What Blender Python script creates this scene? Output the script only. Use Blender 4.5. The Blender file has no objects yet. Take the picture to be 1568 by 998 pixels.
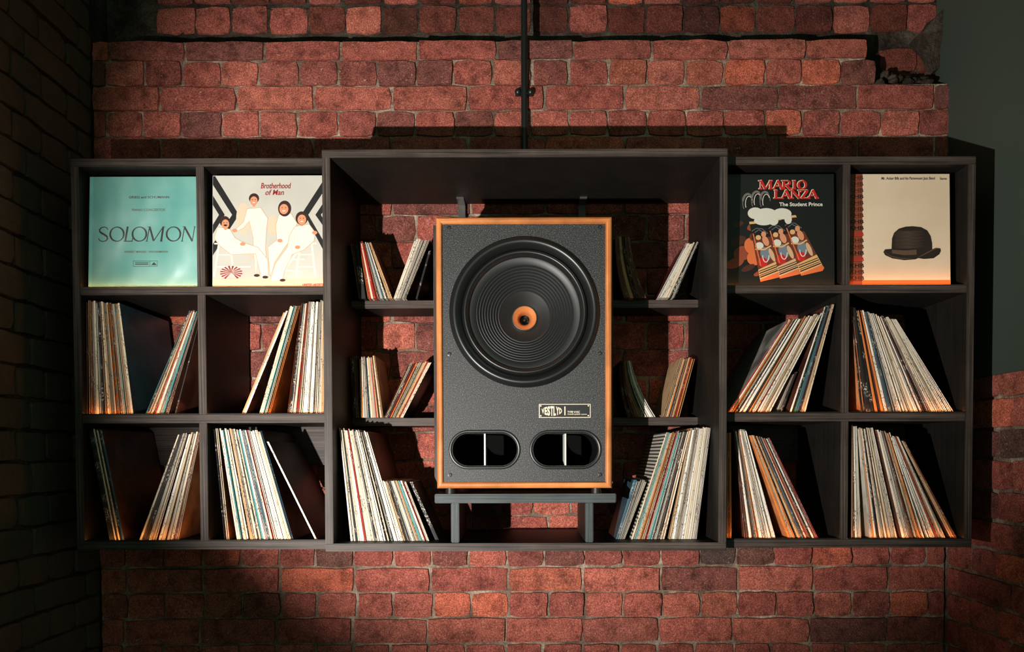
import bpy, bmesh, math, random
from mathutils import Vector, Matrix, noise
from mathutils.geometry import tessellate_polygon

rnd = random.Random(7)
scene = bpy.context.scene
COL = scene.collection
PI = math.pi

# ------------------------------------------------------------------ camera
F = 1118.0                     # focal length in pixels of the 1568 x 998 frame
D = 2.07                       # camera to the face of the centre box
PPX, PPY = 800.0, 721.7
CAMZ = 1.25
cam_data = bpy.data.cameras.new('camera')
cam = bpy.data.objects.new('camera', cam_data)
COL.objects.link(cam)
cam_data.sensor_width = 36.0
cam_data.lens = F / 1568 * 36
cam_data.shift_x = (784 - PPX) / 1568
cam_data.shift_y = (PPY - 499) / 1568
cam_data.clip_start = 0.02
CAM_M = (Matrix.Translation((0, -D, CAMZ)) @ Matrix.Rotation(PI / 2 - math.radians(1.37), 4, 'X')
         @ Matrix.Rotation(math.radians(-0.16), 4, 'Z'))
cam.matrix_world = CAM_M
scene.camera = cam
R3 = CAM_M.to_3x3()


def P(px, py, y):
    """World point on the plane Y = y seen at a pixel of the photograph."""
    d = R3 @ Vector(((px - PPX) / F, -(py - PPY) / F, -1))
    t = (y + D) / d.y
    return Vector((0, -D, CAMZ)) + d * t


# ------------------------------------------------------------------ world, key light, exposure
world = bpy.data.worlds.new('world')
scene.world = world
world.use_nodes = True
wb = world.node_tree.nodes['Background']
wb.inputs[0].default_value = (0.140, 0.215, 0.150, 1)  # greenish ambient fill added to lift the blacks, not a source in the room
wb.inputs[1].default_value = 1.0

spot = bpy.data.lights.new('spot_lamp', 'SPOT')
spot.energy = 315
spot.color = (1.0, 0.95, 0.89)
spot.spot_size = math.radians(70)
spot.spot_blend = 0.56
spot.shadow_soft_size = 0.012
spot_ob = bpy.data.objects.new('spot_lamp', spot)
COL.objects.link(spot_ob)
spot_ob.location = (-0.87, -1.86, 0.98)
aim = P(838, 410, 0.4)
spot_ob.rotation_euler = (aim - spot_ob.location).to_track_quat('-Z', 'Y').to_euler()

vs = scene.view_settings
vs.view_transform = 'Standard'
vs.look = 'None'
vs.gamma = 1
vs.exposure = 0.0
scene.cycles.use_denoising = True
scene.cycles.max_bounces = 6
scene.cycles.caustics_reflective = False
scene.cycles.caustics_refractive = False


# ------------------------------------------------------------------ material helpers
def srgb(r, g, b):
    def f(c):
        c /= 255
        return c / 12.92 if c <= 0.04045 else ((c + 0.055) / 1.055) ** 2.4
    return (f(r), f(g), f(b), 1)


class NT:
    def __init__(self, name):
        self.m = bpy.data.materials.new(name)
        self.m.use_nodes = True
        self.t = self.m.node_tree
        self.b = self.t.nodes['Principled BSDF']

    def n(self, kind, **kw):
        nd = self.t.nodes.new(kind)
        for k, v in kw.items():
            if k.startswith('i_'):
                key = k[2:]
                key = int(key) if key.isdigit() else key.replace('_', ' ')
                nd.inputs[key].default_value = v
            else:
                setattr(nd, k, v)
        return nd

    def l(self, a, b):
        self.t.links.new(a, b)

    def ramp(self, fac, stops, interp='LINEAR'):
        r = self.n('ShaderNodeValToRGB')
        r.color_ramp.interpolation = interp
        el = r.color_ramp.elements
        while len(el) < len(stops):
            el.new(0.5)
        for e, (p, c) in zip(el, stops):
            e.position = p
            e.color = c if len(c) == 4 else (*c, 1)
        self.l(fac, r.inputs[0])
        return r.outputs[0]

    def mix(self, a, b, fac, blend='MIX'):
        m = self.n('ShaderNodeMix', data_type='RGBA', blend_type=blend)
        for s, v in ((m.inputs[6], a), (m.inputs[7], b), (m.inputs[0], fac)):
            if hasattr(v, 'links'):
                self.l(v, s)
            else:
                s.default_value = v
        return m.outputs[2]

    def math(self, op, a, b=0.0):
        m = self.n('ShaderNodeMath', operation=op)
        for s, v in ((m.inputs[0], a), (m.inputs[1], b)):
            if hasattr(v, 'links'):
                self.l(v, s)
            else:
                s.default_value = v
        return m.outputs[0]

    def noise(self, scale, detail=3, rough=0.6, vec=None):
        nd = self.n('ShaderNodeTexNoise')
        nd.inputs['Scale'].default_value = scale
        nd.inputs['Detail'].default_value = detail
        nd.inputs['Roughness'].default_value = rough
        if vec is not None:
            self.l(vec, nd.inputs['Vector'])
        return nd.outputs['Fac']

    def coords(self, scale=(1, 1, 1), rand=0.0):
        tc = self.n('ShaderNodeTexCoord')
        mp = self.n('ShaderNodeMapping')
        mp.inputs['Scale'].default_value = scale
        self.l(tc.outputs['Object'], mp.inputs['Vector'])
        if rand:
            oi = self.n('ShaderNodeObjectInfo')
            v = self.n('ShaderNodeCombineXYZ')
            for i in range(3):
                self.l(self.math('MULTIPLY', oi.outputs['Random'], rand * (1 + i)), v.inputs[i])
            self.l(v.outputs[0], mp.inputs['Location'])
        return mp.outputs[0]

    def bump(self, h, dist=0.002, strength=1.0):
        b = self.n('ShaderNodeBump')
        b.inputs['Distance'].default_value = dist
        b.inputs['Strength'].default_value = strength
        self.l(h, b.inputs['Height'])
        self.l(b.outputs[0], self.b.inputs['Normal'])


def simple(name, col, rough=0.6, metal=0.0, spec=0.5):
    m = NT(name)
    m.b.inputs['Base Color'].default_value = col
    m.b.inputs['Roughness'].default_value = rough
    m.b.inputs['Metallic'].default_value = metal
    m.b.inputs['Specular IOR Level'].default_value = spec
    return m.m


def mat_brick(name, dark=1.0, grey=0.0):
    m = NT(name)
    oi = m.n('ShaderNodeObjectInfo')
    v = m.coords(rand=40)
    base = m.ramp(oi.outputs['Random'], [
        (0.00, srgb(118, 72, 64)), (0.16, srgb(142, 78, 68)), (0.36, srgb(160, 84, 72)),
        (0.55, srgb(174, 94, 80)), (0.74, srgb(186, 104, 86)), (0.86, srgb(154, 86, 74)), (0.95, srgb(204, 106, 80)), (1.0, srgb(84, 66, 60))])
    n1 = m.noise(22, 5, 0.7, v)
    blot = m.ramp(n1, [(0.28, (0.30, 0.27, 0.27)), (0.50, (0.9, 0.88, 0.88)), (0.70, (1.2, 1.2, 1.2))])
    c = m.mix(base, blot, 1.0, 'MULTIPLY')
    n4 = m.noise(240, 3, 0.8, v)
    c = m.mix(c, m.ramp(n4, [(0.32, (0.36, 0.30, 0.30)), (0.5, (0.92, 0.90, 0.90)), (0.68, (1.8, 1.95, 1.95))]), 1.0, 'MULTIPLY')
    n2 = m.noise(150, 3, 0.7, v)
    fleck = m.ramp(n2, [(0.60, (0, 0, 0)), (0.70, (1, 1, 1))])
    n3 = m.noise(16, 3, 0.6, v)
    where = m.ramp(n3, [(0.46, (0, 0, 0)), (0.62, (1, 1, 1))])
    c = m.mix(c, srgb(214, 168, 146), m.math('MULTIPLY', m.math('MULTIPLY', fleck, where), 0.8))
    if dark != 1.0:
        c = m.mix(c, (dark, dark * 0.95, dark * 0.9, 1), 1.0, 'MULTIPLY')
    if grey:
        c = m.mix(c, (0.085, 0.088, 0.066, 1), grey)  # dim greenish tone of the unlit left wall mixed into the colour
    m.l(c, m.b.inputs['Base Color'])
    m.b.inputs['Roughness'].default_value = 0.85
    m.b.inputs['Specular IOR Level'].default_value = 0.25
    h = m.math('ADD', m.math('MULTIPLY', n1, 1.0), m.math('ADD', m.math('MULTIPLY', n2, 0.45), m.math('MULTIPLY', n4, 0.22)))
    m.bump(h, 0.006, 0.8)
    return m.m


def mat_mortar(name, dark=1.0):
    m = NT(name)
    v = m.coords()
    n1 = m.noise(9, 4, 0.65, v)
    n2 = m.noise(120, 4, 0.7, v)
    c = m.ramp(n1, [(0.30, srgb(96, 78, 66)), (0.50, srgb(150, 128, 110)), (0.68, srgb(204, 186, 166))])
    c = m.mix(c, m.ramp(n2, [(0.3, (0.5, 0.48, 0.46)), (0.7, (1.2, 1.2, 1.2))]), 1.0, 'MULTIPLY')
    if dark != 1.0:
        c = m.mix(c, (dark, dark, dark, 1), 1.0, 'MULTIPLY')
    m.l(c, m.b.inputs['Base Color'])
    m.b.inputs['Roughness'].default_value = 0.9
    m.b.inputs['Specular IOR Level'].default_value = 0.2
    m.bump(m.math('ADD', n2, m.noise(40, 3, 0.6, v)), 0.008, 0.9)
    return m.m


def mat_board(name, axis, c0, c1, rough=0.5):
    m = NT(name)
    s = {'x': (3, 160, 220), 'z': (220, 160, 3), 'y': (220, 3, 220)}[axis]
    v = m.coords(scale=s)
    n1 = m.noise(1.0, 4, 0.6, v)
    v2 = m.coords(scale=(9, 9, 9))
    n2 = m.noise(1.0, 4, 0.6, v2)
    c = m.ramp(n1, [(0.32, c0), (0.68, c1)])
    c = m.mix(c, m.ramp(n2, [(0.35, (0.72, 0.70, 0.70)), (0.7, (1.15, 1.13, 1.1))]), 1.0, 'MULTIPLY')
    m.l(c, m.b.inputs['Base Color'])
    m.b.inputs['Roughness'].default_value = rough
    m.b.inputs['Specular IOR Level'].default_value = 0.25
    m.bump(n1, 0.0012, 0.5)
    return m.m


M = {}
M['brick'] = mat_brick('red_brick')
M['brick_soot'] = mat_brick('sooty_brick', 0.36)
M['brick_shaded'] = mat_brick('shaded_brick', 0.45, 0.72)  # left wall brick: its shade outside the lamp cone is put into the colour
M['mortar'] = mat_mortar('lime_mortar')
M['mortar_dark'] = mat_mortar('soot_shade_mortar', 0.22)  # soot on the upper recess; on the left wall it is painted shade
bc0, bc1 = srgb(34, 29, 27), srgb(92, 80, 74)
M['board_x'] = mat_board('black_stained_board_x', 'x', bc0, bc1)
M['board_z'] = mat_board('black_stained_board_z', 'z', bc0, bc1)
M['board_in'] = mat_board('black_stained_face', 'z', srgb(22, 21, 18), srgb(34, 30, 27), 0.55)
M['board_blue'] = mat_board('blue_black_board_x', 'x', srgb(44, 50, 52), srgb(84, 92, 94))
M['board_blue_z'] = mat_board('blue_black_board_z', 'z', srgb(44, 50, 52), srgb(84, 92, 94))
M['oak_x'] = mat_board('orange_wood_x', 'x', srgb(172, 98, 50), srgb(222, 146, 88), 0.4)
M['oak_z'] = mat_board('orange_wood_z', 'z', srgb(172, 98, 50), srgb(222, 146, 88), 0.4)
M['black'] = simple('black_paint', srgb(30, 32, 30), 0.6)
M['black_metal'] = simple('black_metal', srgb(26, 28, 27), 0.35, 0.0, 0.6)
M['void'] = simple('black_lining', srgb(9, 10, 9), 0.9, 0.0, 0.1)
M['rubber'] = simple('black_rubber', srgb(22, 23, 23), 0.38, 0.0, 0.7)
M['cone'] = simple('black_paper_cone', srgb(26, 27, 27), 0.50, 0.0, 0.7)
M['steel'] = simple('bright_steel', srgb(150, 150, 146), 0.42, 1.0)
M['bracket'] = simple('dull_steel', srgb(96, 94, 90), 0.4, 0.6)
M['pale'] = simple('pale_grey_edge', srgb(206, 204, 198), 0.5)
M['inner'] = simple('dark_sleeve_gap', srgb(52, 40, 34), 0.9)
M['floor'] = mat_board('dark_floorboards', 'y', srgb(50, 34, 26), srgb(78, 56, 42), 0.5)
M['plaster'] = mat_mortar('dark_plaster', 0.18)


def mat_baffle():
    m = NT('stippled_black_paint')
    v = m.coords()
    n = m.noise(360, 3, 0.8, v)
    c = m.ramp(n, [(0.36, srgb(18, 19, 19)), (0.54, srgb(42, 42, 43)), (0.68, srgb(124, 124, 127))])
    m.l(c, m.b.inputs['Base Color'])
    m.b.inputs['Roughness'].default_value = 0.5
    m.b.inputs['Specular IOR Level'].default_value = 0.5
    m.bump(n, 0.0012, 0.6)
    return m.m


M['baffle'] = mat_baffle()


def mat_copper():
    m = NT('copper_horn')
    m.b.inputs['Base Color'].default_value = srgb(226, 140, 84)
    m.b.inputs['Roughness'].default_value = 0.38
    m.b.inputs['Metallic'].default_value = 0.35
    return m.m


M['copper'] = mat_copper()
m = NT('warm_led')
m.b.inputs['Base Color'].default_value = (0.8, 0.5, 0.3, 1)
m.b.inputs['Emission Color'].default_value = (1.0, 0.36, 0.10, 1)
m.b.inputs['Emission Strength'].default_value = 15.0
M['led'] = m.m


def mat_spine(name, col, mark, amount=0.5, vary=0.25):
    """Printed card edge: base colour, small marks like worn lettering along the edge, wear."""
    m = NT(name)
    oi = m.n('ShaderNodeObjectInfo')
    uv = m.n('ShaderNodeUVMap')
    add = m.n('ShaderNodeVectorMath', operation='ADD')
    off = m.n('ShaderNodeCombineXYZ')
    m.l(m.math('MULTIPLY', oi.outputs['Random'], 91.0), off.inputs[0])
    m.l(m.math('MULTIPLY', oi.outputs['Random'], 53.0), off.inputs[1])
    m.l(uv.outputs[0], add.inputs[0])
    m.l(off.outputs[0], add.inputs[1])

    def scaled(sx, sy):
        mp = m.n('ShaderNodeMapping')
        mp.inputs['Scale'].default_value = (sx, sy, 1)
        m.l(add.outputs[0], mp.inputs['Vector'])
        return mp.outputs[0]
    n1 = m.noise(1.0, 1, 0.5, scaled(420, 150))
    n2 = m.noise(1.0, 1, 0.5, scaled(1, 16))
    marks = m.math('MULTIPLY', m.ramp(n1, [(0.52, (0, 0, 0)), (0.58, (1, 1, 1))]), m.ramp(n2, [(0.52, (0, 0, 0)), (0.60, (1, 1, 1))]))
    tint = m.ramp(oi.outputs['Random'], [(0, (1 - vary, 1 - vary * 1.15, 1 - vary * 1.4)), (0.6, (1, 0.98, 0.95)), (1, (1, 1, 1))])
    c = m.mix(col, tint, 1.0, 'MULTIPLY')
    n3 = m.noise(1.0, 2, 0.5, scaled(900, 7))
    c = m.mix(c, m.ramp(n3, [(0.30, (0.38, 0.34, 0.30)), (0.48, (0.96, 0.95, 0.94)), (0.7, (1.04, 1.04, 1.04))]), 1.0, 'MULTIPLY')
    c = m.mix(c, mark, m.math('MULTIPLY', marks, amount))
    m.l(c, m.b.inputs['Base Color'])
    m.b.inputs['Roughness'].default_value = 0.6
    m.b.inputs['Specular IOR Level'].default_value = 0.3
    return m.m


DK = srgb(40, 34, 32)
LT = srgb(214, 204, 190)
SPINE = {
    'white': mat_spine('white_card_edge', srgb(244, 238, 228), DK, 0.7, 0.12),
    'cream': mat_spine('cream_card_edge', srgb(232, 216, 192), DK, 0.75, 0.2),
    'tan': mat_spine('tan_card_edge', srgb(206, 166, 122), DK, 0.7, 0.3),
    'grey': mat_spine('grey_card_edge', srgb(176, 172, 164), DK, 0.8, 0.25),
    'orange': mat_spine('orange_card_edge', srgb(214, 128, 62), DK, 0.5, 0.2),
    'brown': mat_spine('brown_card_edge', srgb(108, 62, 44), LT, 0.4, 0.3),
    'red': mat_spine('red_card_edge', srgb(178, 42, 34), LT, 0.4, 0.2),
    'teal': mat_spine('teal_card_edge', srgb(78, 158, 160), DK, 0.3, 0.2),
    'blue': mat_spine('blue_card_edge', srgb(58, 92, 110), LT, 0.4, 0.2),
    'black': mat_spine('black_card_edge', srgb(34, 34, 34), LT, 0.7, 0.2),
}


def mat_cover(name, c0, c1, c2):
    m = NT(name)
    v = m.coords(rand=30)
    n1 = m.noise(9, 2, 0.5, v)
    c = m.ramp(n1, [(0.38, c0), (0.5, c1), (0.66, c2)])
    m.l(c, m.b.inputs['Base Color'])
    m.b.inputs['Roughness'].default_value = 0.42
    return m.m


COVER = {
    'brown': mat_cover('brown_cover', srgb(60, 32, 24), srgb(96, 54, 38), srgb(58, 44, 40)),
    'black': mat_cover('black_cover', srgb(24, 24, 24), srgb(34, 32, 30), srgb(50, 40, 36)),
    'teal': mat_cover('dark_teal_cover', srgb(34, 58, 66), srgb(48, 78, 88), srgb(40, 66, 72)),
    'tan': mat_cover('tan_cover', srgb(176, 140, 104), srgb(198, 160, 122), srgb(150, 110, 80)),
    'orange': mat_cover('orange_cover', srgb(190, 106, 56), srgb(214, 140, 88), srgb(160, 84, 48)),
    'cream': mat_cover('cream_cover', srgb(214, 204, 186), srgb(226, 216, 200), srgb(180, 168, 150)),
    'red': mat_cover('maroon_cover', srgb(86, 26, 26), srgb(110, 36, 32), srgb(60, 30, 30)),
    'grey': mat_cover('grey_cover', srgb(120, 116, 108), srgb(150, 146, 138), srgb(90, 88, 84)),
}
m = NT('striped_cover')
w = m.n('ShaderNodeTexWave', wave_type='BANDS', bands_direction='Z')
w.inputs['Scale'].default_value = 30
m.l(m.coords(), w.inputs['Vector'])
m.l(m.ramp(w.outputs['Fac'], [(0.4, srgb(70, 66, 60)), (0.6, srgb(200, 194, 180))]), m.b.inputs['Base Color'])
m.b.inputs['Roughness'].default_value = 0.4
COVER['striped'] = m.m


# ------------------------------------------------------------------ mesh helpers
def new_obj(name, bm, mats, parent=None, origin=(0, 0, 0), smooth=False):
    """Link a bmesh (world coordinates) as one mesh object whose origin is `origin`."""
    o = Vector(origin)
    bmesh.ops.translate(bm, verts=bm.verts, vec=-o)
    bmesh.ops.recalc_face_normals(bm, faces=bm.faces)
    me = bpy.data.meshes.new(name)
    bm.to_mesh(me)
    bm.free()
    for mt in (mats if isinstance(mats, (list, tuple)) else [mats]):
        me.materials.append(mt)
    if smooth:
        for p in me.polygons:
            p.use_smooth = True
        try:
            me.set_sharp_from_angle(angle=math.radians(50))
        except Exception:
            pass
    ob = bpy.data.objects.new(name, me)
    COL.objects.link(ob)
    if parent is not None:
        ob.parent = parent
        ob.location = o - WORLD_LOC.get(parent.name, Vector((0, 0, 0)))
    else:
        ob.location = o
    WORLD_LOC[ob.name] = o.copy()
    return ob


WORLD_LOC = {}


def tag(o, label=None, cat=None, group=None, kind=None):
    if label:
        o['label'] = label
    if cat:
        o['category'] = cat
    if group:
        o['group'] = group
    if kind:
        o['kind'] = kind
    return o


def empty(name, loc):
    o = bpy.data.objects.new(name, None)
    o.empty_display_size = 0.05
    COL.objects.link(o)
    o.location = loc
    WORLD_LOC[o.name] = Vector(loc)
    return o


def box(bm, x0, x1, y0, y1, z0, z1, bev=0.0, mi=0):
    vs_ = [bm.verts.new((x, y, z)) for x in (x0, x1) for y in (y0, y1) for z in (z0, z1)]
    fs = []
    for idx in ((0, 1, 3, 2), (4, 6, 7, 5), (0, 4, 5, 1), (2, 3, 7, 6), (0, 2, 6, 4), (1, 5, 7, 3)):
        f = bm.faces.new([vs_[i] for i in idx])
        f.material_index = mi
        fs.append(f)
    if bev:
        es = {e for f in fs for e in f.edges}
        bmesh.ops.bevel(bm, geom=list(es), offset=bev, segments=2, affect='EDGES', clamp_overlap=True)
    return bm


def B():
    return bmesh.new()


def lathe(bm, prof, cx, cz, y0, seg=96, mi=0):
    """Revolve (radius, depth) pairs about an axis along Y at (cx, cz)."""
    rings = []
    for r, dpt in prof:
        if r < 1e-6:
            rings.append([bm.verts.new((cx, y0 + dpt, cz))])
        else:
            rings.append([bm.verts.new((cx + r * math.cos(2 * PI * k / seg), y0 + dpt, cz + r * math.sin(2 * PI * k / seg))) for k in range(seg)])
    for a, b in zip(rings, rings[1:]):
        for k in range(seg):
            k2 = (k + 1) % seg
            if len(a) == 1 and len(b) == 1:
                continue
            if len(a) == 1:
                f = bm.faces.new((a[0], b[k], b[k2]))
            elif len(b) == 1:
                f = bm.faces.new((a[k], a[k2], b[0]))
            else:
                f = bm.faces.new((a[k], a[k2], b[k2], b[k]))
            f.material_index = mi
    return bm


def ball(bm, c, r, seg=12):
    mt = Matrix.Translation(c) @ Matrix.Diagonal((r[0], r[1], r[2], 1))
    bmesh.ops.create_uvsphere(bm, u_segments=seg, v_segments=max(6, seg // 2), radius=1.0, matrix=mt)


def tube(bm, p0, p1, r, seg=16):
    p0, p1 = Vector(p0), Vector(p1)
    d = p1 - p0
    mt = Matrix.Translation((p0 + p1) / 2) @ d.to_track_quat('Z', 'Y').to_matrix().to_4x4()
    bmesh.ops.create_cone(bm, cap_ends=True, segments=seg, radius1=r, radius2=r, depth=d.length, matrix=mt)


# ------------------------------------------------------------------ structure: walls
YW = 0.40                      # face of the brick wall behind the shelves
YU = YW + 0.087                # the recessed upper wall
XL, XR = -1.436, 1.436         # side walls
ZF, ZC = 0.0, 3.25
YFRONT = -0.85

ROWS_PX = [-108, -68, -28, 11, 52, 91, 130.5, 168.5, 208.5, 248, 288, 328, 369, 410.5, 452, 494, 536, 578, 620, 662, 704, 747, 789, 829, 868, 906.5, 946, 985.5, 1025, 1064, 1104, 1144, 1184, 1224]
ROWS_Z = [P(800, y, YW).z for y in ROWS_PX]


def ragged(pts_z, amp, seed):
    pass


def brick_mesh(w, h, d, seed, nx=4, nz=3):
    """Worn brick, front face at y = 0 looking towards -Y, rim runs back by d."""
    r = random.Random(seed)
    bm = B()
    grid = []
    for i in range(nx + 1):
        row = []
        for k in range(nz + 1):
            u, v_ = i / nx, k / nz
            x = (u - 0.5) * w
            z = (v_ - 0.5) * h
            edge = (i in (0, nx)) + (k in (0, nz))
            yy = r.uniform(-0.0015, 0.0015)
            if edge:
                x += r.uniform(-0.0028, 0.0022)
                z += r.uniform(-0.0022, 0.0022)
                yy += r.uniform(0.0003, 0.0028)
            if edge == 2:
                x *= 1 - r.uniform(0.0, 0.005) / (w / 2)
                z *= 1 - r.uniform(0.0, 0.005) / (h / 2)
                yy += r.uniform(0.0, 0.003)
            row.append(bm.verts.new((x, yy, z)))
        grid.append(row)
    for i in range(nx):
        for k in range(nz):
            bm.faces.new((grid[i][k], grid[i + 1][k], grid[i + 1][k + 1], grid[i][k + 1]))
    rim = [grid[i][0] for i in range(nx + 1)] + [grid[nx][k] for k in range(1, nz + 1)] \
        + [grid[i][nz] for i in range(nx - 1, -1, -1)] + [grid[0][k] for k in range(nz - 1, 0, -1)]
    back = [bm.verts.new((p.co.x * 1.03, d, p.co.z * 1.05)) for p in rim]
    for a in range(len(rim)):
        b_ = (a + 1) % len(rim)
        bm.faces.new((rim[a], back[a], back[b_], rim[b_]))
    bmesh.ops.recalc_face_normals(bm, faces=bm.faces)
    me = bpy.data.meshes.new('brick')
    bm.to_mesh(me)
    bm.free()
    for p in me.polygons:
        p.use_smooth = True
    me.set_sharp_from_angle(angle=math.radians(38))
    return me


HW, SW, BH = 0.1185, 0.2485, 0.0775
HEAD = [brick_mesh(HW, BH, 0.022, 100 + s) for s in range(14)]
STRE = [brick_mesh(SW, BH, 0.022, 200 + s, 5, 2) for s in range(12)]
HEAD_S = []
for me in HEAD:
    me.materials.append(M['brick'])
for me in STRE:
    me.materials.append(M['brick'])
HEAD_D = [me.copy() for me in HEAD]
STRE_D = [me.copy() for me in STRE]
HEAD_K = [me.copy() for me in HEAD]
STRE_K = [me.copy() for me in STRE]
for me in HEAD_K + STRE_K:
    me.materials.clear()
    me.materials.append(M['brick_shaded'])
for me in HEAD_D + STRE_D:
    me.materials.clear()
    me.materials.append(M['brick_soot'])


def put_brick(parent, x0, x1, z0, z1, yf, axis='y', sooty=False):
    """One brick between two joints on a wall face. axis: 'y' back wall, 'l'/'r' side walls."""
    w, h = x1 - x0, z1 - z0
    long_ = w > 0.17
    me = rnd.choice((STRE_K if axis == 'l' else STRE_D if sooty else STRE) if long_ else (HEAD_K if axis == 'l' else HEAD_D if sooty else HEAD))  # left wall takes the meshes with shade in their colour
    o = bpy.data.objects.new('brick', me)
    COL.objects.link(o)
    o.parent = parent
    sx = w / (SW if long_ else HW)
    sz = h / BH
    o.scale = (sx, 1, sz)
    cx, cz = (x0 + x1) / 2, (z0 + z1) / 2
    jut = rnd.uniform(-0.004, 0.003)
    tilt = math.radians(rnd.uniform(-0.5, 0.5))
    if axis == 'y':
        o.location = (cx, yf + jut, cz)
        o.rotation_euler = (0, tilt, 0)
    elif axis == 'r':             # wall on the right, its face looks to -X
        o.location = (yf + jut, cx, cz)
        o.rotation_euler = (0, 0, -PI / 2)
    else:                          # wall on the left, its face looks to +X
        o.location = (yf - jut, cx, cz)
        o.rotation_euler = (0, 0, PI / 2)
    return o


wall_back = bpy.data.objects.new('wall_back', None)


def wall_slab(name, polys, mat, label=None):
    bm = B()
    for args in polys:
        box(bm, *args)
    o = new_obj(name, bm, mat)
    o['kind'] = 'structure'
    if label:
        o['label'] = label
    return o


zTop = P(800, 63, YW).z
zLow = P(800, 128, YW).z
xBrk1 = P(1331, 75, YW).x
xBrk2 = P(1342, 110, YW).x
GAP = 0.010
# the mortar bed of the back wall: a thick lower wall, a recessed upper wall and a broken right shoulder
bm = B()


def mortar_sheet(bm, x0, x1, z0, z1, y, step=0.02, amp=0.003, seed=0.0):
    nx = max(2, int((x1 - x0) / step))
    nz = max(2, int((z1 - z0) / step))
    g = [[bm.verts.new((x0 + (x1 - x0) * i / nx, y + amp * noise.noise(Vector((i * 0.9 + seed, k * 0.9, seed))), z0 + (z1 - z0) * k / nz)) for k in range(nz + 1)] for i in range(nx + 1)]
    for i in range(nx):
        for k in range(nz):
            bm.faces.new((g[i][k], g[i + 1][k], g[i + 1][k + 1], g[i][k + 1]))


mortar_sheet(bm, XL, XR, 0.0, zLow, YW + GAP, 0.018, 0.004, 3.0)
mortar_sheet(bm, XL, xBrk1 - 0.008, zLow, zTop + 0.004, YW + GAP, 0.018, 0.004, 9.0)
box(bm, XL, XR, YW + 0.02, YW + 0.2, ZF, zLow)
box(bm, XL, xBrk1 - 0.008, YW + 0.02, YU + 0.02, zLow, zTop)
wall_back = new_obj('wall_back', bm, M['mortar'])
wall_back['kind'] = 'structure'
bm = B()
mortar_sheet(bm, XL, XR, zLow - 0.02, ZC, YU + GAP, 0.02, 0.006, 17.0)
box(bm, XL, XR, YU + 0.03, YW + 0.2, zLow, ZC)
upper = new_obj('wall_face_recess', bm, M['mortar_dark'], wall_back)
upper['label'] = 'sooty recessed upper face of the brick wall'


hidden_bm = B()                # bricks behind the cabinets and below the picture, joined


def course(parent, z0, z1, xa, xb, kind, off, yf, sooty=False, keep=None, axis='y', pitch_px=58.75, base=165):
    """Lay one course between xa and xb (world). kind 'h' headers, 's' stretchers."""
    out = []
    s = F / (D + YW)
    p = (pitch_px if kind == 'h' else 2 * pitch_px) / s
    x_ref = (base + off - PPX) / s
    k0 = math.floor((xa - x_ref) / p) - 1
    j = []
    k = k0
    while True:
        x = x_ref + k * p + rnd.uniform(-0.005, 0.005)
        if x > xb + p:
            break
        j.append(x)
        k += 1
    for a, b in zip(j, j[1:]):
        a2, b2 = max(a, xa), min(b, xb)
        if b2 - a2 < 0.03:
            continue
        g = rnd.uniform(0.006, 0.012)
        zz = rnd.uniform(-0.002, 0.002)
        if keep and not keep((a2 + b2) / 2):
            o_ = put_brick(parent, a2 + g / 2, b2 - g / 2, z0 + 0.0035 + zz, z1 - 0.0035 + zz, yf, axis, False)
            n_v = len(hidden_bm.verts)
            hidden_bm.from_mesh(o_.data)
            hidden_bm.verts.ensure_lookup_table()
            mt_ = Matrix.LocRotScale(o_.location, o_.rotation_euler, o_.scale)
            for v_ in hidden_bm.verts[n_v:]:
                v_.co = mt_ @ v_.co
            bpy.data.objects.remove(o_)
            continue
        out.append(put_brick(parent, a2 + g / 2, b2 - g / 2, z0 + 0.0035 + zz, z1 - 0.0035 + zz, yf, axis, sooty if sooty is not None else rnd.random() < 0.45))
    return out


# lower wall: courses from the ledge down; only what is not buried behind the cabinets is laid singly


def visible_px(x, z):
    s = F / (D + YW)
    px = PPX + x * s
    py = 695 - (z - CAMZ) * s
    if py > 1000 or py < -20:
        return False
    if py < 240 or py > 830:
        return px > 150
    if 540 < px < 1075 and py < 825:
        return True
    if 215 < px < 450 and 470 < py < 640:
        return True
    if 230 < px < 500 and py > 640:
        return True
    return px > 1440


for r in range(len(ROWS_PX) - 1):
    z1, z0 = ROWS_Z[r], ROWS_Z[r + 1]
    y0p = ROWS_PX[r]
    if y0p < 52:
        continue
    if y0p == 52:
        z1 = P(800, 60, YW).z
    kind = 's' if (r % 2 == 0) else 'h'
    off = {868: 142, 906.5: 26, 946: 138, 985.5: 20, 829: 24, 52: 128}.get(y0p, 4 if kind == 'h' else 85)
    xb = {52: xBrk1, 91: xBrk2}.get(y0p, XR)
    course(wall_back, z0, z1, XL, xb, kind, off, YW, False, keep=lambda x, z=(z0 + z1) / 2: visible_px(x, z))
# recessed upper courses (headers on show, sooty)
for r in range(0, 6):
    z1, z0 = ROWS_Z[r], ROWS_Z[r + 1]
    if r == 3:
        z0 = P(800, 50, YU).z
        z1 = P(800, 7, YU).z
    if r == 2:
        z0, z1 = P(800, 5, YU).z, P(800, -30, YU).z
    if r >= 4:
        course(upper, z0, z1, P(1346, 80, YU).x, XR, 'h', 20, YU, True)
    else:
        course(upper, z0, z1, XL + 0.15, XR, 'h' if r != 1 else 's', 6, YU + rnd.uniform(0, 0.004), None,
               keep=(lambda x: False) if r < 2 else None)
hid = new_obj('brick_rows', hidden_bm, M['brick'], wall_back)
hid['kind'] = 'stuff'
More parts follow.
